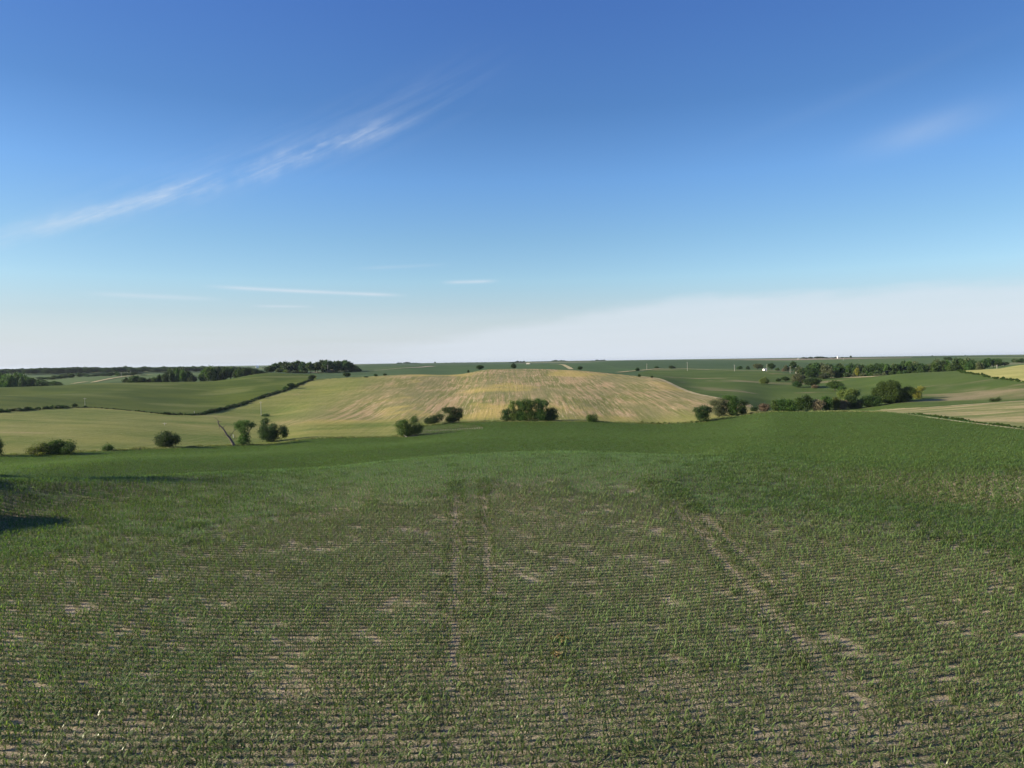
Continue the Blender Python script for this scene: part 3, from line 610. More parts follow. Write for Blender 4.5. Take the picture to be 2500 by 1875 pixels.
# ------------------------------------------------------------------ foliage
DENS = 1.15
def leaves(lobes, leaf, dens, rng, clump=.9, gap=.0):
    """lobes: (x,y,z,rx,ry,rz). leaf quads clumped over the lobes. returns V,F,tint"""
    Cs = []; Rs = []
    for (x_, y_, z_, rx, ry, rz) in lobes:
        area = 4*math.pi*((rx*ry)**1.6/3+(rx*rz)**1.6/3+(ry*rz)**1.6/3)**(1/1.6)
        nc = max(8, int(area*dens*DENS))
        dr = rng.normal(size=(nc, 3)); dr /= np.linalg.norm(dr, axis=1)[:, None]
        rad = rng.uniform(.55, 1.05, nc)[:, None]
        lump = 1+.22*np.sin(dr[:, :1]*5+x_)*np.cos(dr[:, 1:2]*4+z_)
        p = dr*rad*lump*np.array((rx, ry, rz))+np.array((x_, y_, z_)); Cs.append(p); Rs.append(np.full(nc, 1.))
    C0 = np.concatenate(Cs); C0 = C0[C0[:, 2] > .05]
    k = 16; nc = len(C0); cp = np.repeat(C0, k, 0)+rng.normal(0, clump*.42, (nc*k, 3))*np.array((1, 1, .75)); cp[:, 2] = np.maximum(cp[:, 2], .1)
    n = len(cp); nd = rng.normal(size=(n, 3)); nd[:, 2] += .4; nd /= np.linalg.norm(nd, axis=1)[:, None]
    tv = rng.normal(size=(n, 3)); a = np.cross(nd, tv); a /= np.linalg.norm(a, axis=1)[:, None]; b2 = np.cross(nd, a)
    sz_ = leaf*rng.uniform(.6, 1.3, n)[:, None]
    V = np.stack([cp-a*sz_*.5, cp-b2*sz_*.32+nd*sz_*.08, cp+a*sz_*.5, cp+b2*sz_*.32+nd*sz_*.08], 1).reshape(-1, 3)
    Fq = np.arange(n*4).reshape(n, 4)
    tn = np.repeat(rng.random(nc), k)*.75+rng.random(n)*.25
    return V, Fq, tn
def make_tree(name, loc, lobes, mat, label, cat='tree', group=None, leaf=.45, dens=1.1, trunk=True, seed=0, bark='bark', lean=(0, 0), clump=1.35, base_r=None):
    rng = np.random.default_rng(seed+1000); root = empty(name, loc)
    tag(root, label, cat, group)
    V, Fq, tn = leaves(lobes, leaf, dens, rng, clump)
    link('crown', mesh_np('crown', V, Fq, M[mat], False, [('tint', 'FACE', tn)]), root)
    mb = MB(); top = max(l[2]+l[5] for l in lobes); r0 = base_r or max(.12, top*.028)
    mean = np.mean([l[:3] for l in lobes], axis=0)
    fork = np.array((mean[0]*.5, mean[1]*.5, min(top*.28, mean[2]*.6)))
    mb.tube([(0, 0, -.4), tuple(fork*.5), tuple(fork)], [r0*1.25, r0, r0*.85], 7)
    for l in lobes:
        e = np.array(l[:3]); e[2] += l[5]*.3; mid = (fork+e)/2+rng.normal(0, .3, 3)
        mb.tube([tuple(fork-np.array((0, 0, .1))), tuple(mid), tuple(e)], [r0*.65, r0*.38, r0*.08], 5)
        for q in range(2):
            s_ = mid; e2 = np.array(l[:3])+rng.normal(0, .5, 3)*np.array(l[3:6]); mb.tube([tuple(s_), tuple((s_+e2)/2+rng.normal(0, .2, 3)), tuple(e2)], [r0*.3, r0*.18, r0*.05], 4)
    link('trunk', mb.mesh('trunk', M[bark], True), root)
    return root
def px_tree(name, bu, bv, lobes, mat, label, cat='tree', group=None, d=None, depth=1.0, leaf=.42, dens=1.15, fill=.62, **k):
    """lobes given as pixel positions on the photo (u, v, ru, rv), turned into metres at the tree's own distance"""
    p = at(bu, bv) if d is None else atd(bu, d)
    if name == 'grove_tree': lobes = [(a, b_, c*1.22, e*1.08) for a, b_, c, e in lobes]; fill = .95
    dist = float(p@Ff); s = dist/F; L3 = []
    pu, pv = project(p)
    rng = random.Random(int(bu*7+bv)); hw = (max(q[0]+q[2] for q in lobes)-min(q[0]-q[2] for q in lobes))/2
    ysp = [((-1)**k)*max(0, hw-q[2])*rng.uniform(.15, .6)*depth for k, q in enumerate(lobes)]
    for i, (lu, lv, ru, rv) in enumerate(lobes):
        L3.append(((lu-pu)*s, ysp[i]*s, max((pv-lv)*s, rv*s*.7), ru*s*.93, max(ru*.93, hw*.42)*s*depth, rv*s*.97))
    top_ = max(l[2]+l[5] for l in L3); mu_ = sum(l[0] for l in L3)/len(L3)
    if fill: L3.append((mu_*.6, 0, top_*.24, hw*s*fill, hw*s*fill*.9, top_*.25))
    return make_tree(name, p, L3, mat, label, cat, group, leaf, dens, seed=int(bu), **k)

# fence line, left to right
px_tree('fence_line_tree', -12, 1117, [(-14,1094,18,18),(-6,1084,12,14),(-16,1075,14,10)], 'dark', 'dark tree cut off by the left edge of the photo')
px_tree('willow_shrub', 84, 1112, [(76,1102,11,9),(92,1098,13,13),(104,1090,10,10)], 'light', 'pale yellow-green shrub at the left end of the wide bush clump', 'shrub')
px_tree('fence_line_shrub', 146, 1111, [(118,1096,15,13),(138,1090,17,14),(158,1092,16,13),(174,1094,11,10),(138,1083,14,8)], 'mid', 'wide dark green bush clump with a bright top near the left edge', 'shrub', dens=1.3)
px_tree('fence_line_shrub', 95, 1115, [(95,1109,7,6)], 'yellow', 'small bright yellow-green bush in front of the wide bush clump', 'shrub')
px_tree('fence_line_shrub', 263, 1102, [(260,1094,10,8),(268,1093,8,8)], 'mid', 'small round bush standing alone on the fence line left of the round tree', 'shrub')
px_tree('round_tree', 404, 1093, [(392,1072,14,15),(412,1066,16,14),(424,1074,12,14),(406,1082,16,9)], 'dark', 'rounded dark bushy tree alone on the fence line', dens=1.2)
px_tree('lopsided_tree', 594, 1088, [(585,1036,12,8),(600,1034,14,8),(615,1039,8,7),(598,1050,12,9),(597,1066,12,10),(596,1079,14,9),(580,1044,6,8)], 'mid', fill=.45, label='lopsided pale-topped tree with a side bough beside the dead tree', dens=1.1)
px_tree('spreading_tree', 655, 1078, [(645,1030,7,9),(648,1042,7,8),(640,1053,12,9),(672,1041,10,8),(686,1050,10,9),(696,1059,8,9),(664,1058,18,8),(652,1064,16,7)], 'dark', 'dark spreading tree with a pointed top right of the lopsided tree', dens=1.2)
px_tree('bent_tree', 984, 1066, [(974,1040,9,13),(988,1032,11,11),(1010,1028,10,10),(1003,1044,14,10),(1022,1043,12,6),(985,1052,12,9),(1018,1054,11,6)], 'mid', 'mid green tree with a pale fallen limb at the corner of the cornfield', dens=1.0)
px_tree('fence_line_shrub', 1050, 1035, [(1045,1027,10,8),(1058,1023,11,9),(1072,1020,12,9)], 'dark', 'low dark bush clump joined to the left of the fan-shaped tree', 'shrub', dens=1.2)
px_tree('fan_shaped_tree', 1104, 1033, [(1090,1001,11,7),(1104,1001,13,8),(1119,1006,10,10),(1108,1014,13,9),(1100,1024,14,8),(1124,1014,6,7)], 'dark', 'dark fan-shaped tree above the curved corn rows', dens=1.2)
G1 = 'trees of the tall grove on the fence line'
px_tree('grove_tree', 1237, 1029, [(1231,1007,7,6),(1240,1005,9,7),(1238,1016,8,8)], 'dark', 'short dark tree at the left end of the tall grove')
px_tree('grove_tree', 1255, 1029, [(1252,983,6,6),(1250,993,7,6),(1256,1004,6,9),(1258,1018,7,9)], 'light', 'thin pale-leaved tree second from the left in the tall grove')
px_tree('grove_tree', 1272, 1029, [(1268,985,9,8),(1276,993,9,10),(1271,1008,9,11),(1274,1021,9,7)], 'mid', 'tall dense tree third from the left in the tall grove')
px_tree('grove_tree', 1294, 1029, [(1286,981,10,7),(1300,984,10,8),(1292,996,12,9),(1296,1011,9,9)], 'mid', 'tallest broad tree in the middle of the tall grove')
px_tree('grove_tree', 1319, 1029, [(1315,980,8,7),(1328,985,10,9),(1317,996,11,9),(1320,1012,9,11)], 'mid', 'tall tree leaning right behind the small round tree of the grove')
px_tree('grove_tree', 1345, 1028, [(1340,1004,9,8),(1350,1004,9,8),(1347,1016,12,9),(1335,1020,8,6)], 'dark', 'small round dark tree at the right end of the tall grove', dens=1.2)
px_tree('fence_line_shrub', 1446, 1032, [(1440,1020,8,9),(1450,1018,8,8),(1447,1026,10,6)], 'mid', 'single bush on the fence line right of the tall grove', 'shrub')
px_tree('fence_line_shrub', 1568, 1034.5, [(1568,1031,4,3.5)], 'light', 'tiny pale bush halfway along the bare right part of the fence line', 'shrub')
px_tree('oak_tree', 1718, 1031, [(1703,1001,10,8),(1718,997,12,8),(1730,1002,10,8),(1708,1012,11,9),(1722,1012,11,8)], 'dark', 'nearest dark tree at the left end of the right tree row', dens=1.25)
px_tree('oak_tree', 1757, 1018, [(1746,984,11,9),(1760,981,11,9),(1768,992,12,11),(1750,997,13,10),(1762,1005,12,8)], 'grey', 'grey-green bushy tree second in the right tree row', dens=1.2)
px_tree('oak_tree', 1788, 1016, [(1776,971,10,6),(1788,973,11,7),(1797,981,9,9),(1785,986,14,10),(1794,1000,12,11)], 'mid', 'tallest rounded tree of the right tree row', dens=1.25)
px_tree('oak_tree', 1812, 1011, [(1806,981,9,7),(1820,983,8,6),(1812,992,10,9),(1812,1002,8,8)], 'dark', 'dark tree with a jutting right crown behind the tallest one', dens=1.25)
GR_ = [(1841,1004,7,994,'dark','small dark bush between the oak clump and the long tree row'),(1866,1004,13,987,'pink','reddish brown bush at the left end of the long tree row'),
 (1896,1006,12,978,'mid','bright green tree at the left end of the long tree row'),(1912,1006,12,974,'dark','dark rounded tree second in the long tree row'),(1930,1006,12,976,'mid','light green tree behind a low bush in the long tree row'),
 (1952,1004,12,972,'mid','mid green tree left of the pointed one in the long row'),(1970,1003,12,965,'dark','dark pointed tree left of the bare brown tree'),(1996,1002.5,15,976,'pink','dry brown leafless-looking tree in the long tree row'),
 (2018,1001,13,967,'mid','green tree just right of the dry brown tree'),(2040,999.5,9,970,'light','pale green slender tree between the two brown trees'),(2057,998.5,12,977,'pink','smaller dry brown tree right of the pale slender tree'),
 (2076,997,13,963,'dark','dark tree in front of the yellow-green one'),(2094,996,11,976,'grey','low grey-green bush at the foot of the dark tree'),(2126,993,24,966,'dark','broad low dark bush left of the big round tree')]
for (bu, bv, rw, tv, mt, lb) in GR_:
    hh = bv-tv; px_tree('creek_tree', bu, bv, [(bu-rw*.4, tv+hh*.33, rw*.62, hh*.33), (bu+rw*.4, tv+hh*.38, rw*.6, hh*.33), (bu, tv+hh*.26, rw*.5, hh*.28), (bu, tv+hh*.66, rw*.95, hh*.33)], mt, lb, 'shrub' if 'bush' in lb else 'tree', leaf=.5, dens=1.15)
px_tree('creek_tree', 2072, 0, [(2060,962,13,9),(2075,956,13,8),(2090,960,12,8),(2070,972,16,12)], 'light', 'tall yellow-green tree rising behind the long tree row', d=590, leaf=.55)
px_tree('big_round_tree', 2180, 983, [(2160,944,15,12),(2172,938,14,10),(2192,944,14,10),(2210,954,12,10),(2152,960,15,13),(2180,960,22,16),(2205,970,18,12),(2160,974,16,9),(2222,971,10,9)], 'mid', 'big round tree, widest of all, near the right edge', leaf=.55, dens=1.2)
px_tree('small_yellow_tree', 2238, 974, [(2232,956,8,8),(2246,949,9,6),(2240,963,9,7)], 'yellow', 'small yellowish tree right beside the big round tree', leaf=.5)
px_tree('lone_bush', 2430, 980.5, [(2424,977,6,4),(2434,976,6,5)], 'dark', 'lone dark bush at the edge of the dry grass near the right edge', 'shrub')

# ---- dead leaning tree
p = at(571, 1090); s = float(p@Ff)/F; pu, pv = project(p)
def w3(u, v, y=0): return ((u-pu)*s, y, (pv-v)*s)
mb = MB(); mb.tube([w3(572,1094), w3(569,1082), w3(562,1070), w3(555,1062), w3(548,1049), w3(541,1041), w3(535,1035), w3(534,1026), w3(528,1020), w3(523,1018)], [.8,.65,.52,.42,.34,.28,.22,.17,.12,.06], 7)
tr_ = empty('dead_tree', p); tag(tr_, 'dead grey leaning tree with bare branches reaching up to the left', 'dead tree')
link('trunk', mb.mesh('trunk', M['dead'], True), tr_)
for br in ([(556,1063),(560,1060,.5),(564,1056,1)], [(553,1061),(549,1062,-.5),(546,1058,-.8)], [(541,1041),(536,1041,.4),(533,1038,.6)], [(536,1036),(537,1048,.3)], [(535,1033),(532,1030,.3),(527,1029,.5)], [(534,1029),(540,1028,-.3),(545,1029,-.6)],
           [(566,1076),(573,1070,1),(572,1062,1.3)], [(563,1072),(566,1063,-1),(565,1055,-1.2)], [(560,1068),(570,1054,.5),(575,1046,.8)], [(545,1045),(548,1040,.6),(552,1036,.9)]):
    mb = MB(); pts = [w3(q[0], q[1], (q[2] if len(q) > 2 else 0)) for q in br]; mb.tube(pts, [.16*(1-.75*i/(len(pts)-1)) for i in range(len(pts))], 5); link('branch', mb.mesh('branch', M['dead'], True), tr_)
mb = MB(); mb.tube([(0,0,-.2),(0,0,1.5)], [.11,.11], 8); mb.box((0,0,1.55), (.3,.3,.1))
p2 = at(569.5, 1069); o = link('marker_post', mb.mesh('marker_post', M['white'])); o.location = p2; tag(o, 'short white post behind the dead leaning tree', 'post')
# pale fallen limb of the bent tree
p = at(991, 1067.5); s = float(p@Ff)/F; mb = MB(); mb.tube([(-4*s,0,4.5*s),(-1*s,0,2.6*s),(2.5*s,-.3,.3)], [.10,.16,.2], 6); mb.tube([(-4*s,0,4.5*s),(-5.5*s,.3,6.5*s)], [.10,.05], 5)
o = link('fallen_limb', mb.mesh('fallen_limb', M['pole'], True)); o.location = p; tag(o, 'pale bare limb lying at the foot of the bent tree', 'fallen limb')

# ---- generic trees (shared meshes, scaled), used from the fence on the left to the far woods
def unit_tree(seed, kind='round', leaf=.055, dens=95):
    rng = np.random.default_rng(seed); lobes = []
    if kind == 'round':
        for k in range(6):
            a = k*1.05+rng.uniform(-.3, .3); r_ = rng.uniform(.15, .28); lobes.append((math.cos(a)*r_, math.sin(a)*r_, rng.uniform(.45, .68), .26, .26, .22))
        lobes.append((0, 0, .76, .24, .24, .22)); lobes.append((0, 0, .5, .36, .36, .25))
    elif kind == 'bush':
        for k in range(6):
            a = k*1.05+rng.uniform(-.3, .3); r_ = rng.uniform(.2, .3); lobes.append((math.cos(a)*r_, math.sin(a)*r_, rng.uniform(.3, .5), .25, .25, .3))
        lobes.append((rng.uniform(-.1, .1), 0, .68, .24, .24, .28))
    else:
        for k in range(7):
            a = k*2.4; lobes.append((math.cos(a)*.18, math.sin(a)*.18, .3+.09*k, .2, .2, .14))
        lobes.append((.02, 0, .86, .14, .14, .12))
    V, Fq, tn = leaves(lobes, leaf, dens, rng, .15)
    mb = MB(); mb.tube([(0,0,-.06),(0,0,.2),(.01,0,.45)], [.035,.028,.02], 6)
    for l in lobes[:5]: mb.tube([(0,0,.22),((l[0])*.6,(l[1])*.6,(l[2]+.22)/2),l[:3]], [.018,.011,.004], 4)
    return V, Fq, tn, mb
UN = {}
for kd, seeds in (('round', (1, 2, 3, 4)), ('bush', (5, 6, 7)), ('tall', (8, 9))):
    UN[kd] = []
    for sd_ in seeds:
        V, Fq, tn, mb = unit_tree(sd_, kd); V2, F2, tn2, _ = unit_tree(sd_+50, kd, .10, 30)
        UN[kd].append(((V, Fq, tn), mb, (V2, F2, tn2)))
UC = {}
def unit_mesh(kd, i, mat, lod):
    k = (kd, i, mat, lod)
    if k not in UC:
        V, Fq, tn = UN[kd][i][0 if lod == 0 else 2]; UC[k] = mesh_np('crown', V, Fq, M[mat], False, [('tint', 'FACE', tn)])
    return UC[k]
def unit_trunk(kd, i):
    k = (kd, i, 'trunk')
    if k not in UC: UC[k] = UN[kd][i][1].mesh('trunk', M['bark'], True)
    return UC[k]
grnd = random.Random(5)
def std_tree(name, p, height, halfw, kd, mat, label, cat='tree', group=None, lod=0, parts=True):
    i = grnd.randrange(len(UN[kd])); nat = {'round': .50, 'bush': .52, 'tall': .36}[kd]
    rt_ = empty(name, (p[0], p[1], p[2]), grnd.uniform(0, 6.28)); rt_.scale = (halfw/nat, halfw/nat, height/.97); tag(rt_, label, cat, group)
    link('crown', unit_mesh(kd, i, mat, lod), rt_)
    if parts: link('trunk', unit_trunk(kd, i), rt_)
    return rt_
def stree(name, bu, bv, rw, ht, kd, mat, label, cat='tree', group=None, d=None, top=None, lod=0, dmin=26):
    p = at(bu, bv, dmin) if d is None else atd(bu, d)
    s = float(p@Ff)/F; pv = project(p)[1]
    hgt = (pv-top)*s if top is not None else ht*s
    return std_tree(name, p, max(hgt, 1.0), rw*s, kd, mat, label, cat, group, lod)
# small trees on the left fence line and along the crest
LFT = [(182,994.5,6,10,'bush','dark','small dark bush beside the thin pole on the left field edge'),(208,995,4,5,'bush','dark','tiny bush just right of the thin pole on the left field edge'),(401,1012.5,3.5,6,'bush','dark','tiny dark bush low on the left field edge'),
 (696,951,6,8,'bush','mid','leftmost of the three bushes on the diagonal brush line'),(711,949,9,14,'round','dark','tallest of the three bushes on the diagonal brush line'),(728,942,4,7,'bush','dark','upper small bush on the diagonal brush line'),
 (761,928,9,13,'round','dark','dark tree at the upper end of the diagonal brush line'),(847,923.5,9,14,'round','dark','round dark tree on the far edge of the stubble hill'),(894,921.5,6,3,'bush','dark','flat dark bush between two small trees on the hill edge'),(917,919.5,4.5,7,'bush','dark','small dark bush left of its twin on the hill edge'),
 (939.5,917.5,4.5,6,'bush','dark','small dark bush right of its twin on the hill edge')]
for (bu, bv, rw, ht, kd, mt, lb) in LFT: stree('edge_bush' if 'bush' in lb else 'edge_tree', bu, bv, rw, ht, kd, mt, lb, 'shrub' if 'bush' in lb else 'tree')
TOP = [(1143,880,909,3,903,'bush','dark','tiny bush left of the round tree on the crest'),(1171,915,0,9,891.5,'round','dark','round dark tree on the left shoulder of the crest'),(1254,940,0,7,887,'round','dark','round dark tree on top of the hill crest'),
 (1415.6,925,0,6,894,'round','dark','small dark tree on the right part of the crest'),(1556,1060,0,5,897,'bush','dark','small bush beside the far road right of the crest'),(1560,760,0,4,913,'bush','dark','tiny bush on the right shoulder of the stubble hill'),
 (1591,745,0,3.2,917,'bush','dark','tiniest bush on the bare right edge of the hill')]
for (bu, d_, _, rw, tp, kd, mt, lb) in TOP: stree('crest_bush' if 'bush' in lb else 'crest_tree', bu, 0, rw, 0, kd, mt, lb, 'shrub' if 'bush' in lb else 'tree', d=d_, top=tp)
# mid distance right
MR = [(1866,938,11,18,'bush','light','pale bush with a dry top alone in the green hillside'),(1900,932,6,9,'bush','dark','small dark bush left of the dark tree pair in the hillside'),(1918,932,10,13,'round','dark','dark low tree in the middle of the hillside'),
 (1948,945,17,34,'round','grey','tall airy grey-green tree in the creek bottom'),(1946,946,11,16,'bush','dark','dark bush at the foot of the tall airy tree'),(1982,947,19,24,'round','dark','wide dark tree right of the tall airy tree'),(1990,948,9,9,'bush','pink','brown dry bush in front of the wide dark tree'),
 (2038,954,19,25,'round','mid','mid green double-crowned tree below the creek woodland'),(2056,956,10,14,'bush','mid','low bush at the right foot of the double-crowned tree'),(1980,925,15,24,'round','dark','dark tree at the lower left corner of the creek woodland'),(2010,925,14,13,'bush','grey','grey-green bush below the creek woodland'),(2030,923,8,20,'tall','grey','slim grey-green tree beside the pale mown strip'),
 (2066,921,9,11,'bush','dark','round dark bush in front of the creek woodland')]
for (bu, bv, rw, ht, kd, mt, lb) in MR: stree('hillside_tree' if 'tree' in lb else 'hillside_bush', bu, bv, rw, ht, kd, mt, lb, 'tree' if 'tree' in lb and 'foot' not in lb else 'shrub', dmin=500)
FR = [(1850,1170,12,888,'round','grey','grey-green tree left of the small white house'),(1884,1160,10,887,'round','dark','dark tree right of the small white house'),(1826,1180,5,893,'bush','dark','small bush left of the trees by the white house'),(1898,1140,5,897,'bush','mid','small bush right of the white house trees'),(1912,1130,4,899,'bush','pink','brown bush on the far road verge'),
 (1920,1150,7,890,'bush','grey','low tree left of the tall round tree by the far road'),(1935,1150,9,882,'round','dark','tall round tree by the far road at the woodland corner'),(1948,1130,8,892,'bush','dark','dark bush between the tall round tree and the woodland'),(1568+35,1230,6,894,'bush','dark','small bush on the grassy rise beside the far road'),(1640,1230,8,892,'bush','dark','low bush clump above the far road bend'),
 (1806,1190,7,893,'bush','dark','low bush on the dry rise left of the white house')]
for (bu, d_, rw, tp, kd, mt, lb) in FR: stree('roadside_tree' if 'tree' in lb and 'bush' not in lb else 'roadside_bush', bu, 0, rw, 0, kd, mt, lb, 'shrub' if 'bush' in lb else 'tree', d=d_, top=tp, lod=1)
# creek woodland on the right: silhouettes of the crown tops taken from the photo
def wood(name, prof, d0, d1, n, rw, label, group, mats, kinds=('round', 'round', 'tall'), lod=1, jtop=3, seed=1):
    r_ = random.Random(seed); us = np.linspace(prof[0][0], prof[-1][0], n); pu_ = [q[0] for q in prof]; pt = [q[1] for q in prof]
    for k, u_ in enumerate(us):
        u2 = u_+r_.uniform(-.5, .5)*(us[1]-us[0] if n > 1 else 0)*1.6; fr = r_.random(); d_ = d0+(d1-d0)*fr
        tp = np.interp(u2, pu_, pt)+(1-fr)*jtop*2.2+r_.uniform(-.5, 1)*jtop*.6
        stree(name, u2, 0, rw*r_.uniform(.75, 1.25), 0, r_.choice(kinds), r_.choice(mats), label, 'tree', group, d=d_, top=tp, lod=lod)
TW = [(1955,893),(1975,889),(2000,884),(2020,885),(2040,888),(2060,889),(2085,888),(2105,892),(2125,890),(2145,887),(2160,885),(2175,889),(2190,886),(2210,880),(2230,881),(2250,884),(2265,888),(2285,876),(2300,876),(2318,881),(2335,876),(2350,874),(2370,876),(2385,879),(2400,881)]
wood('woodland_tree', TW, 960, 1090, 70, 9.5, 'dark green tree of the creek woodland below the horizon on the right', 'trees of the creek woodland', ('dark', 'dark', 'dark', 'mid', 'grey'), seed=3)
wood('woodland_tree', [(1960,905),(2040,908),(2120,905),(2180,903),(2260,898)], 945, 985, 24, 8, 'low dark tree along the front edge of the creek woodland', 'front trees of the creek woodland', ('dark', 'mid', 'grey'), ('bush', 'round'), seed=4)
wood('woodland_tree', [(2390,880),(2405,870),(2425,869),(2440,877),(2455,880)], 1150, 1250, 9, 8, 'dark blue-green tree at the far right end of the creek woodland', 'trees at the right end of the woodland', ('dark', 'dark', 'grey'), seed=5)
wood('woodland_tree', [(2470,877),(2480,872),(2500,871),(2530,870)], 1350, 1450, 7, 7, 'distant tree above the yellow field at the right edge', 'trees above the yellow field', ('dark', 'grey'), seed=6)
stree('yellow_tree', 2093, 0, 7, 0, 'round', 'yellow', 'bright yellow-green tree standing out of the dark creek woodland', d=940, top=898, lod=1)
# left: grove on the hill, hedge of trees, clumps, corner wood
HG_ = [(655,896),(663,890),(672,887),(685,884),(694,881),(706,886),(714,884),(722,881),(735,880),(745,882),(752,887),(758,882),(766,889),(776,883),(785,879),(797,878),(810,880),(820,880),(830,882),(840,880),(848,879),(856,884),(864,892),(870,898)]
wood('hill_grove_tree', HG_, 1120, 1240, 40, 12.5, 'dark tree of the tall grove standing against the sky left of centre', 'trees of the grove against the sky', ('dark', 'dark', 'mid', 'dark'), ('round', 'bush', 'round'), seed=7, jtop=1.0)
wood('hill_grove_shrub', [(683,899),(700,901),(720,903),(740,905)], 1080, 1110, 8, 7, 'pale grey-green bush at the foot of the grove against the sky', 'pale bushes below the grove', ('grey', 'light'), ('bush',), seed=8, jtop=1)
stree('roadside_bush', 808, 0, 9, 0, 'bush', 'pink', 'brown-tinged bush below the grove beside the gravel road', 'shrub', d=1120, top=901, lod=1)
stree('roadside_bush', 824, 0, 6, 0, 'bush', 'dark', 'low dark bush right of the brown-tinged bush', 'shrub', d=1125, top=907, lod=1)
wood('hedge_tree', [(496,903),(505,897),(522,894),(540,895),(556,896),(575,897),(600,896),(615,898),(632,901),(645,906)], 1020, 1100, 32, 9, 'bushy green tree of the long hedge behind the left green field', 'trees of the long hedge on the left', ('dark', 'mid', 'dark'), ('round', 'bush'), seed=9, jtop=1.5)
stree('hedge_tree', 512, 0, 13, 0, 'round', 'mid', 'large pale green tree at the left end of the long hedge', d=1015, top=896, lod=1)
wood('clump_tree', [(307,920),(320,916),(335,917),(350,921)], 1020, 1060, 7, 9, 'dark bushy tree of the small clump left of the bigger clump', 'trees of the small left clump', ('dark', 'dark', 'mid'), ('bush', 'round'), seed=10, jtop=1.5)
wood('clump_tree', [(366,922),(380,916),(400,913),(412,900),(425,898),(440,899),(455,903),(465,911),(472,918)], 1015, 1080, 16, 10, 'dark tree of the bigger clump behind the left green field', 'trees of the bigger left clump', ('dark', 'mid', 'dark'), ('round', 'bush'), seed=11, jtop=1.5)
wood('corner_wood_tree', [(-40,908),(10,912),(30,908),(50,912),(75,921),(100,925),(115,930),(130,929),(150,934)], 1040, 1300, 52, 12, 'dark tree of the wood in the left corner below the horizon', 'trees of the wood at the left edge', ('dark', 'dark', 'mid'), ('round', 'bush'), seed=12, jtop=2)
wood('hedgerow_tree', [(100,919),(125,917),(140,914),(165,909),(190,909),(215,913),(240,912),(262,908),(285,906),(305,909),(330,908),(345,912)], 1480, 1620, 34, 8, 'green tree of the hedgerow behind the far left farm track', 'trees of the far left hedgerow', ('dark', 'mid', 'dark'), ('round', 'bush'), seed=13, jtop=1.5)
# farm trees on the horizon
wood('farmstead_tree', [(1965,871.5),(1990,870),(2015,870.5),(2022,874)], 2500, 2700, 12, 5, 'dark tree on the horizon around the farm left of the white silo', 'farm trees on the right horizon', ('dark',), ('round',), seed=14, jtop=.6)
wood('farmstead_tree', [(2030,873),(2040,871),(2052,870),(2065,872),(2074,873)], 2500, 2700, 7, 4, 'dark tree on the horizon beside the white silo', 'farm trees by the silo', ('dark',), ('round',), seed=15, jtop=.5)
stree('leaning_tree', 2077, 0, 2.2, 0, 'tall', 'dark', 'slim dark tree at the right end of the horizon farm trees', d=2500, top=868.5, lod=1)
for (u_, tp, rw, lb) in ((2276, 867.5, 1.6, 'tiny lone tree on the horizon above the creek woodland'), (2156, 871, 3, 'low flat tree on the horizon right of the farm'), (2356, 866.5, 1.4, 'tiny far tree on the horizon near the right edge'), (1062, 883.5, 2.4, 'lone tree on the horizon above the gravel road'), (1693, 879, 3, 'low far tree on the horizon right of centre')):
    stree('horizon_tree', u_, 0, rw, 0, 'round', 'dark', lb, d=2700 if u_ > 1500 else 3600, top=tp, lod=1)
# far belts of trees that read as one mass
def belt(name, prof, d0, d1, n, size, label, seed, mat='dark'):
    r_ = np.random.default_rng(seed); u_ = r_.uniform(prof[0][0], prof[-1][0], n); fr = r_.random(n); d_ = d0+(d1-d0)*fr
    tp = np.interp(u_, [q[0] for q in prof], [q[1] for q in prof]); Pp = []; Sc = []
    for k in range(n):
        p = atd(u_[k], d_[k]); s = float(p@Ff)/F; hgt = max(3., (project(p)[1]-tp[k]-r_.normal(0, .9)-.4*(1-fr[k]))*s); hgt = max(4., hgt); w = size*s*r_.uniform(.7, 1.3)/.5
        Pp.append(p); Sc.append((w, w, hgt))
    n_ = len(Pp); cloud(name, np.array(Pp), np.stack([np.zeros(n_), np.zeros(n_), r_.random(n_)*6.28], -1), np.array(Sc), r_.integers(0, 4, n_), [unit_mesh('round', i, mat, 1) for i in range(4)], label)
belt('distant_woodland', [(-60,903),(0,903),(30,901),(80,900),(120,899),(150,899),(195,897),(240,897.5),(265,899),(300,896),(320,897),(330,900),(355,895),(375,899),(395,896),(420,897),(470,896),(520,896),(560,896),(600,898),(620,899)], 2000, 2500, 640, 9, 'long dark blue-green belt of far woodland along the left horizon', 21)
belt('distant_woodland', [(968,886),(985,885),(1005,885.5),(1025,887)], 4200, 4600, 40, 3, 'small dark tree belt on the horizon above the left of the hill', 22)
belt('distant_woodland', [(1245,886),(1262,884),(1278,882),(1285,886)], 3600, 3900, 24, 3.5, 'short dark tree belt on the horizon above the hill crest', 23)
belt('distant_woodland', [(1296,884),(1340,884),(1350,880.5),(1380,880),(1400,883),(1420,884),(1440,882),(1460,879.5),(1480,878.5)], 4400, 5200, 110, 3.5, 'long dark tree belt on the horizon right above the crest', 24)
belt('distant_woodland', [(1090,887),(1115,885.5),(1140,886.5),(1185,886)], 4200, 4700, 26, 2.5, 'scattered far trees on the horizon left of the crest tree', 25)
belt('distant_woodland', [(2305,874),(2315,872),(2326,874)], 1700, 1800, 10, 4, 'dark tree belt showing through behind the creek woodland', 26)

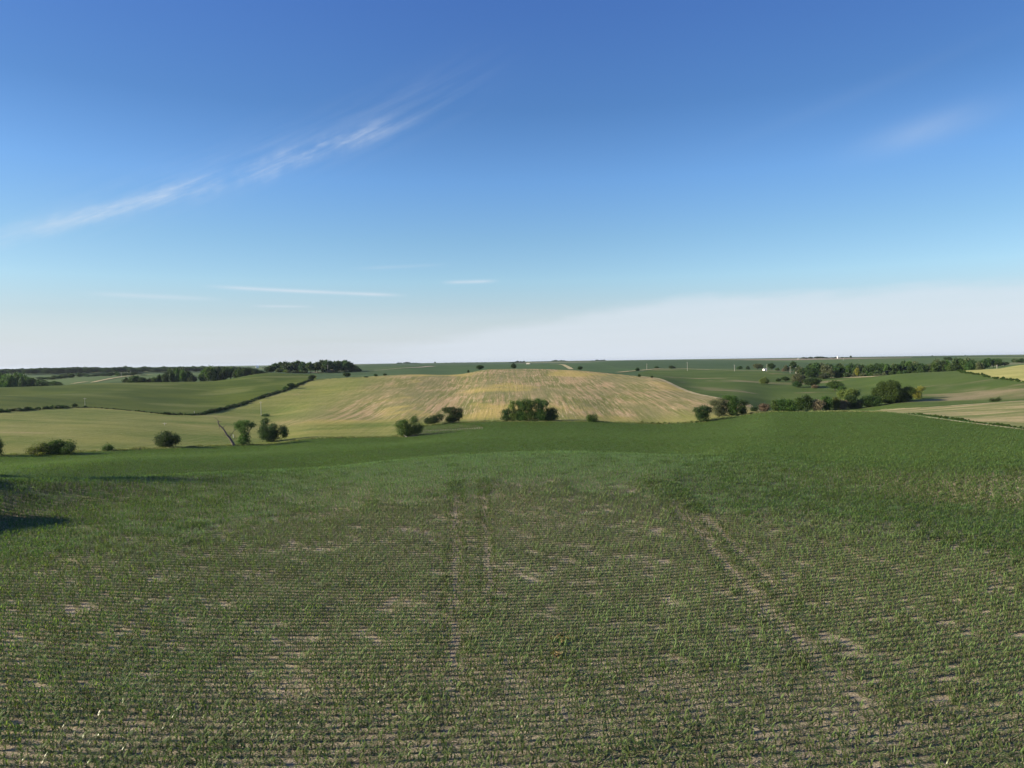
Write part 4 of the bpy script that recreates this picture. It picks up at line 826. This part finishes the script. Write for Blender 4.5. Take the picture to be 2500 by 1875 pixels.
# ------------------------------------------------------------------ brush and grass along the field edges (ground cover)
def tuft(name, seed, n, h, w, mat):
    rng = np.random.default_rng(seed); V = []; Fq = []; tn = []
    for k in range(n):
        a = rng.uniform(0, 6.28); r_ = w*math.sqrt(rng.random()); bx, by = r_*math.cos(a), r_*math.sin(a); hh = h*rng.uniform(.5, 1.1); lx, ly = rng.normal(0, .3*hh, 2); ww = .05+.03*rng.random(); pa = rng.uniform(0, 3.14)
        dx, dy = math.cos(pa)*ww, math.sin(pa)*ww; k0 = len(V)
        V += [(bx-dx, by-dy, 0), (bx+dx, by+dy, 0), (bx+lx*.5+dx*.8, by+ly*.5+dy*.8, hh*.6), (bx+lx*.5-dx*.8, by+ly*.5-dy*.8, hh*.6), (bx+lx+dx*.2, by+ly+dy*.2, hh), (bx+lx-dx*.2, by+ly-dy*.2, hh)]
        Fq += [(k0, k0+1, k0+2, k0+3), (k0+3, k0+2, k0+4, k0+5)]; q = rng.random(); tn += [q*.8, q]
    return mesh_np(name, V, Fq, mat, False, [('tint', 'FACE', tn)])
tufts = [tuft('grass_tuft', 60+k, 46, .8, 1.0, M['grass']) for k in range(4)]
def verge(name, crv, a0, a1, w0, w1, per, label, kinds, smin=.6, smax=1.3, seed=0, spacing=1.0):
    r_ = np.random.default_rng(seed); A = []; D = []; a = a0
    while a < a1:
        d_ = float(crv(a)); A.append(a); D.append(d_); a += spacing/d_
    A = np.repeat(A, per); D = np.repeat(D, per); n = len(A); D = D+r_.uniform(w0, w1, n); A = A+r_.uniform(-.5, .5, n)*spacing/D*1.5
    x_ = D*np.sin(A); y_ = D*np.cos(A); sc_ = r_.uniform(smin, smax, n)*(.6+.8*fbm(x_/8, y_/8, 2, 91))
    return cloud(name, np.stack([x_, y_, Z(x_, y_)], -1), np.stack([np.zeros(n), np.zeros(n), r_.random(n)*6.28], -1), np.stack([sc_, sc_, sc_], -1), r_.integers(0, len(kinds), n), kinds, label)
R_ = math.radians
verge('verge_grass', cB, R_(-38), az_t(1770,1020)[0], -.5, 5.0, 3, 'pale uncut grass along the fence line below the trees', tufts, seed=1)
verge('verge_grass', cB, az_t(1770,1020)[0], az_t(2165,1007)[0], -1, 14.0, 5, 'rough grass between the corn and the tree row on the right', tufts, seed=2)
bushes = [unit_mesh('bush', i, mt, 1) for i, mt in ((0, 'dark'), (1, 'mid'), (2, 'dark'))]
def brush(name, crv, u0_, u1_, w0, w1, h0, h1, per, label, seed, mats=('dark', 'mid', 'dark'), spacing=2.2):
    r_ = np.random.default_rng(seed); a0 = az_t(u0_, vhor(u0_)+60)[0]; a1 = az_t(u1_, vhor(u1_)+60)[0]; A = []; D = []; a = a0
    while a < a1:
        d_ = float(crv(a)); d2 = float(crv(a+1e-4)); stp = math.hypot(d_*1e-4, d2-d_); A.append(a); D.append(d_); a += 1e-4*spacing/max(stp, 1e-4)
    A = np.repeat(A, per); D = np.repeat(D, per); n = len(A); D = D+r_.uniform(w0, w1, n); A = A+r_.normal(0, 1, n)*1.2/D
    x_ = D*np.sin(A); y_ = D*np.cos(A); hh = r_.uniform(h0, h1, n)*(.5+fbm(x_/10, y_/10, 2, 93)); ww = hh*r_.uniform(.9, 1.6, n)
    return cloud(name, np.stack([x_, y_, Z(x_, y_)-.1], -1), np.stack([np.zeros(n), np.zeros(n), r_.random(n)*6.28], -1), np.stack([ww, ww, hh], -1), r_.integers(0, 3, n), [unit_mesh('bush', i, mt, 1) for i, mt in enumerate(mats)], label)
brush('roadside_brush', cC, -40, 165, -6, 5, 1.1, 2.1, 3, 'brushy weeds along the field edge at the far left', 31, ('dark', 'grey', 'mid'))
brush('roadside_brush', cC, 165, 400, -1.5, 1.5, .6, 1.2, 2, 'thin low weeds along the left field edge past the pole', 32, ('grey', 'grey', 'mid'))
brush('roadside_brush', cC, 400, 475, -2, 3, 1.2, 2.2, 3, 'low weeds in the dip before the diagonal brush line', 33, ('mid', 'grey', 'dark'))
brush('roadside_brush', cC, 470, 762, -3, 3, 1.1, 2.4, 3, 'dark brush line climbing diagonally between the two left fields', 34, ('dark', 'grey', 'dark'))
brush('roadside_brush', cB, 1590, 1715, 0, 4, .7, 1.6, 2, 'low weeds on the fence line before the right tree row', 35, ('light', 'mid', 'grey'))
brush('roadside_brush', cTL, 2230, 2520, -6, -1, .4, .8, 4, 'tall green weeds in the strip above the corn at the right edge', 36, ('mid', 'mid', 'mid'))
brush('roadside_brush', cY, 2330, 2520, -3, 2, .8, 1.8, 1, 'weeds along the lower edge of the yellow field', 37, ('mid', 'dark', 'mid'))
# dry orange weed patches in the young corn
dw = [tuft('dry_weed', 90+k, 40, .26, .2, M['dry']) for k in range(2)]
for (u_, v_, s_) in ((1371, 1563, 1.0), (1364, 1600, .55)):
    r_ = np.random.default_rng(int(v_)); p = at(u_, v_); n = int(14*s_)+3
    x_ = p[0]+r_.normal(0, .34*s_, n); y_ = p[1]+r_.normal(0, .4*s_, n)
    cloud('dry_weeds', np.stack([x_, y_, Z(x_, y_)], -1), np.stack([np.zeros(n), np.zeros(n), r_.random(n)*6], -1), np.ones((n, 3)), r_.integers(0, 2, n), dw,
          'larger orange patch of dry weeds in the young corn' if s_ == 1 else 'smaller orange patch of dry weeds just below the larger one')
# brush heap at the pole
px_tree('brush_heap', 649, 1016.5, [(645,1014,6,2.6),(652,1013.5,7,2.8)], 'dark', 'dark heap of brush on the stubble right beside the tall pole', 'brush heap')

# ------------------------------------------------------------------ utility poles
def pole(bu, bv, top, label, d=None, arm=True, rad=.17, group='utility poles along the fields', dmin=26):
    p = at(bu, bv, dmin) if d is None else atd(bu, d); s = float(p@Ff)/F; hgt = (project(p)[1]-top)*s
    rt_ = empty('utility_pole', p); tag(rt_, label, 'utility pole', group)
    mb = MB(); mb.tube([(0,0,-.5),(0,0,hgt)], [rad, rad*.7], 8); link('shaft', mb.mesh('shaft', M['pole'], True), rt_)
    if arm:
        mb = MB(); mb.box((0, .16, hgt-.7), (.12, 2.2, .14), math.pi/2*.8); link('crossarm', mb.mesh('crossarm', M['pole']), rt_)
        for q in (-.9, .9):
            mb = MB(); mb.tube([(q, q*.2, hgt-.62), (q, q*.2, hgt-.4)], [.06, .05], 6); link('insulator', mb.mesh('insulator', M['white']), rt_)
    return rt_
pole(637.5, 1015, 980, 'tall pale pole standing alone in the stubble left of centre', rad=.2)
pole(398, 1046, 1031, 'thin pole rising behind the round tree on the fence line', d=455, rad=.13)
pole(204.5, 990, 971, 'thin pole at the small bushes on the left field edge', d=628, rad=.12)
pole(295.5, 0, 909, 'leftmost of the three far poles on the track behind the left field', d=1430, rad=.24)
pole(310.5, 0, 909.5, 'middle one of the three far poles on the left track', d=1560, rad=.2)
pole(318, 0, 905.5, 'rightmost and tallest of the three far poles on the left track', d=1600, rad=.24)
pole(1579, 0, 888, 'pole on the far road, first right of the hill crest', d=1150, rad=.22)
pole(1678, 0, 884.5, 'pole above the bend of the far road', d=1090, rad=.2)
pole(1793, 0, 890.5, 'pole on the far road left of the white house', d=1100, rad=.22)
pole(1872, 0, 889.5, 'pole just right of the small white house', d=1085, rad=.2)
pole(1929, 0, 894, 'pole in front of the tall round tree at the woodland corner', d=1070, rad=.2)
pole(1943, 0, 896, 'short far pole right of the tall round roadside tree', d=1120, rad=.14)
pole(2059, 0, 873.5, 'far pole on the ridge below the white silo', d=1900, rad=.24)
pole(2097, 0, 879.5, 'far short pole on the ridge above the yellow-green tree', d=1800, rad=.2)
pole(2434, 0, 890.5, 'pole on the upper edge of the yellow field', d=930, rad=.2)
pole(800, 0, 891, 'pale pole in front of the grove against the sky', d=1120, rad=.26)
mb = MB(); mb.tube([(0,0,-.2),(0,0,2.1)], [.16,.16], 8); mb.box((0,0,2.13), (.4,.4,.06)); o = link('corner_post', mb.mesh('corner_post', M['pole'])); o.location = at(474.5, 1011); tag(o, 'pale post at the low end of the diagonal brush line', 'post')

# ------------------------------------------------------------------ farm buildings
def house(name, u_, d_, w, dp, h, roofh, label, cat, wall='white', roof='roof', rz=0.3, win=True):
    p = atd(u_, d_); rt_ = empty(name, p, rz); tag(rt_, label, cat)
    mb = MB(); mb.box((0, 0, h/2-.3), (w, dp, h+.6)); V = [(-w/2, -dp/2, h), (w/2, -dp/2, h), (w/2, dp/2, h), (-w/2, dp/2, h), (-w/2+.002, 0, h+roofh*.96), (w/2-.002, 0, h+roofh*.96)]
    mb.add(V, [(0, 3, 4, 4), (1, 5, 2, 2)]); link('wall', mb.mesh('wall', M[wall]), rt_)
    for sg in (-1, 1):
        mb = MB(); o_ = .5; V = [(-w/2-o_, sg*(dp/2+o_), h-.25), (w/2+o_, sg*(dp/2+o_), h-.25), (w/2+o_, 0, h+roofh), (-w/2-o_, 0, h+roofh)]
        V += [(a, b_, c_+.18) for a, b_, c_ in V]; mb.add(V, [(0,1,2,3),(4,5,6,7),(0,1,5,4),(1,2,6,5),(2,3,7,6),(3,0,4,7)]); link('roof_slope', mb.mesh('roof_slope', M[roof]), rt_)
    if win:
        for k in (-.3, 0, .3):
            mb = MB(); mb.box((w*k, -dp/2-.03, h*.5), (w*.1, .08, h*.35)); link('window' if k else 'door', mb.mesh('window', M['glass']), rt_)
    return rt_
house('shed', 1290, 1800, 9, 6, 1.4, 1.2, 'low tan shed with a light roof on the far green field', 'shed', 'pole', 'pole', -.5)
house('farmhouse', 1867, 1130, 4.2, 5, 2.0, 1.6, 'small white house between two trees by the far road', 'house', 'white', 'roof', .3)
house('roadside_shed', 1949, 1095, 6, 4, 1.6, .8, 'low pale shed by the road at the woodland corner', 'shed', 'pole', 'pole', .1, False)
house('machine_shed', 1950, 2550, 6, 5, 1.0, .7, 'pale shed on the right horizon left of the farm trees', 'shed', 'pole', 'pole', .4, False)
house('farmhouse', 628, 3400, 12, 9, 7, 5, 'white farmhouse on the far hills above the long hedge', 'house', 'white', 'white', .4, False)
house('barn', 2172, 1120, 9, 7, 5.5, 3.5, 'grey roofed barn among the creek woodland trees', 'barn', 'pole', 'roof', .5)
p = atd(2045, 2480); sl_ = empty('silo', p); tag(sl_, 'white silo standing on the horizon among the farm trees', 'silo')
mb = MB(); mb.tube([(0,0,-1),(0,0,7)], [1.9,1.9], 14); link('silo_wall', mb.mesh('silo_wall', M['white'], True), sl_)
mb = MB(); mb.tube([(0,0,7),(0,0,8),(0,0,8.5)], [2.0,1.3,.2], 14); link('dome', mb.mesh('dome', M['roof'], True), sl_)

# ------------------------------------------------------------------ trees beyond the left edge whose shadows fall into the picture
for (x_, y_, h_, r_) in ((-101, 113, 17.5, 2.8), (-101, 104, 9.5, 4.8), (-93, 91, 9.8, 5.0)):
    std_tree('roadside_tree', (x_, y_, Z(x_, y_)[0]), h_, r_, 'round', 'mid', 'tree beyond the left edge that throws its shadow across the corn', 'tree', 'trees beyond the left edge')

# ------------------------------------------------------------------ air
m = bpy.data.materials.new('air'); m.use_nodes = True; t = m.node_tree; t.nodes.remove(t.nodes['Principled BSDF'])
pv = t.nodes.new('ShaderNodeVolumePrincipled'); pv.inputs['Density'].default_value = 2.2e-5; pv.inputs['Color'].default_value = (.72, .84, 1.0, 1); pv.inputs['Anisotropy'].default_value = 0.2
t.links.new(pv.outputs[0], t.nodes['Material Output'].inputs['Volume'])
mb = MB(); mb.box((0, 0, -16), (42000, 42000, 84)); tag(link('haze', mb.mesh('haze', m)), 'faint bluish haze over the far fields and woods', None, None, 'stuff')
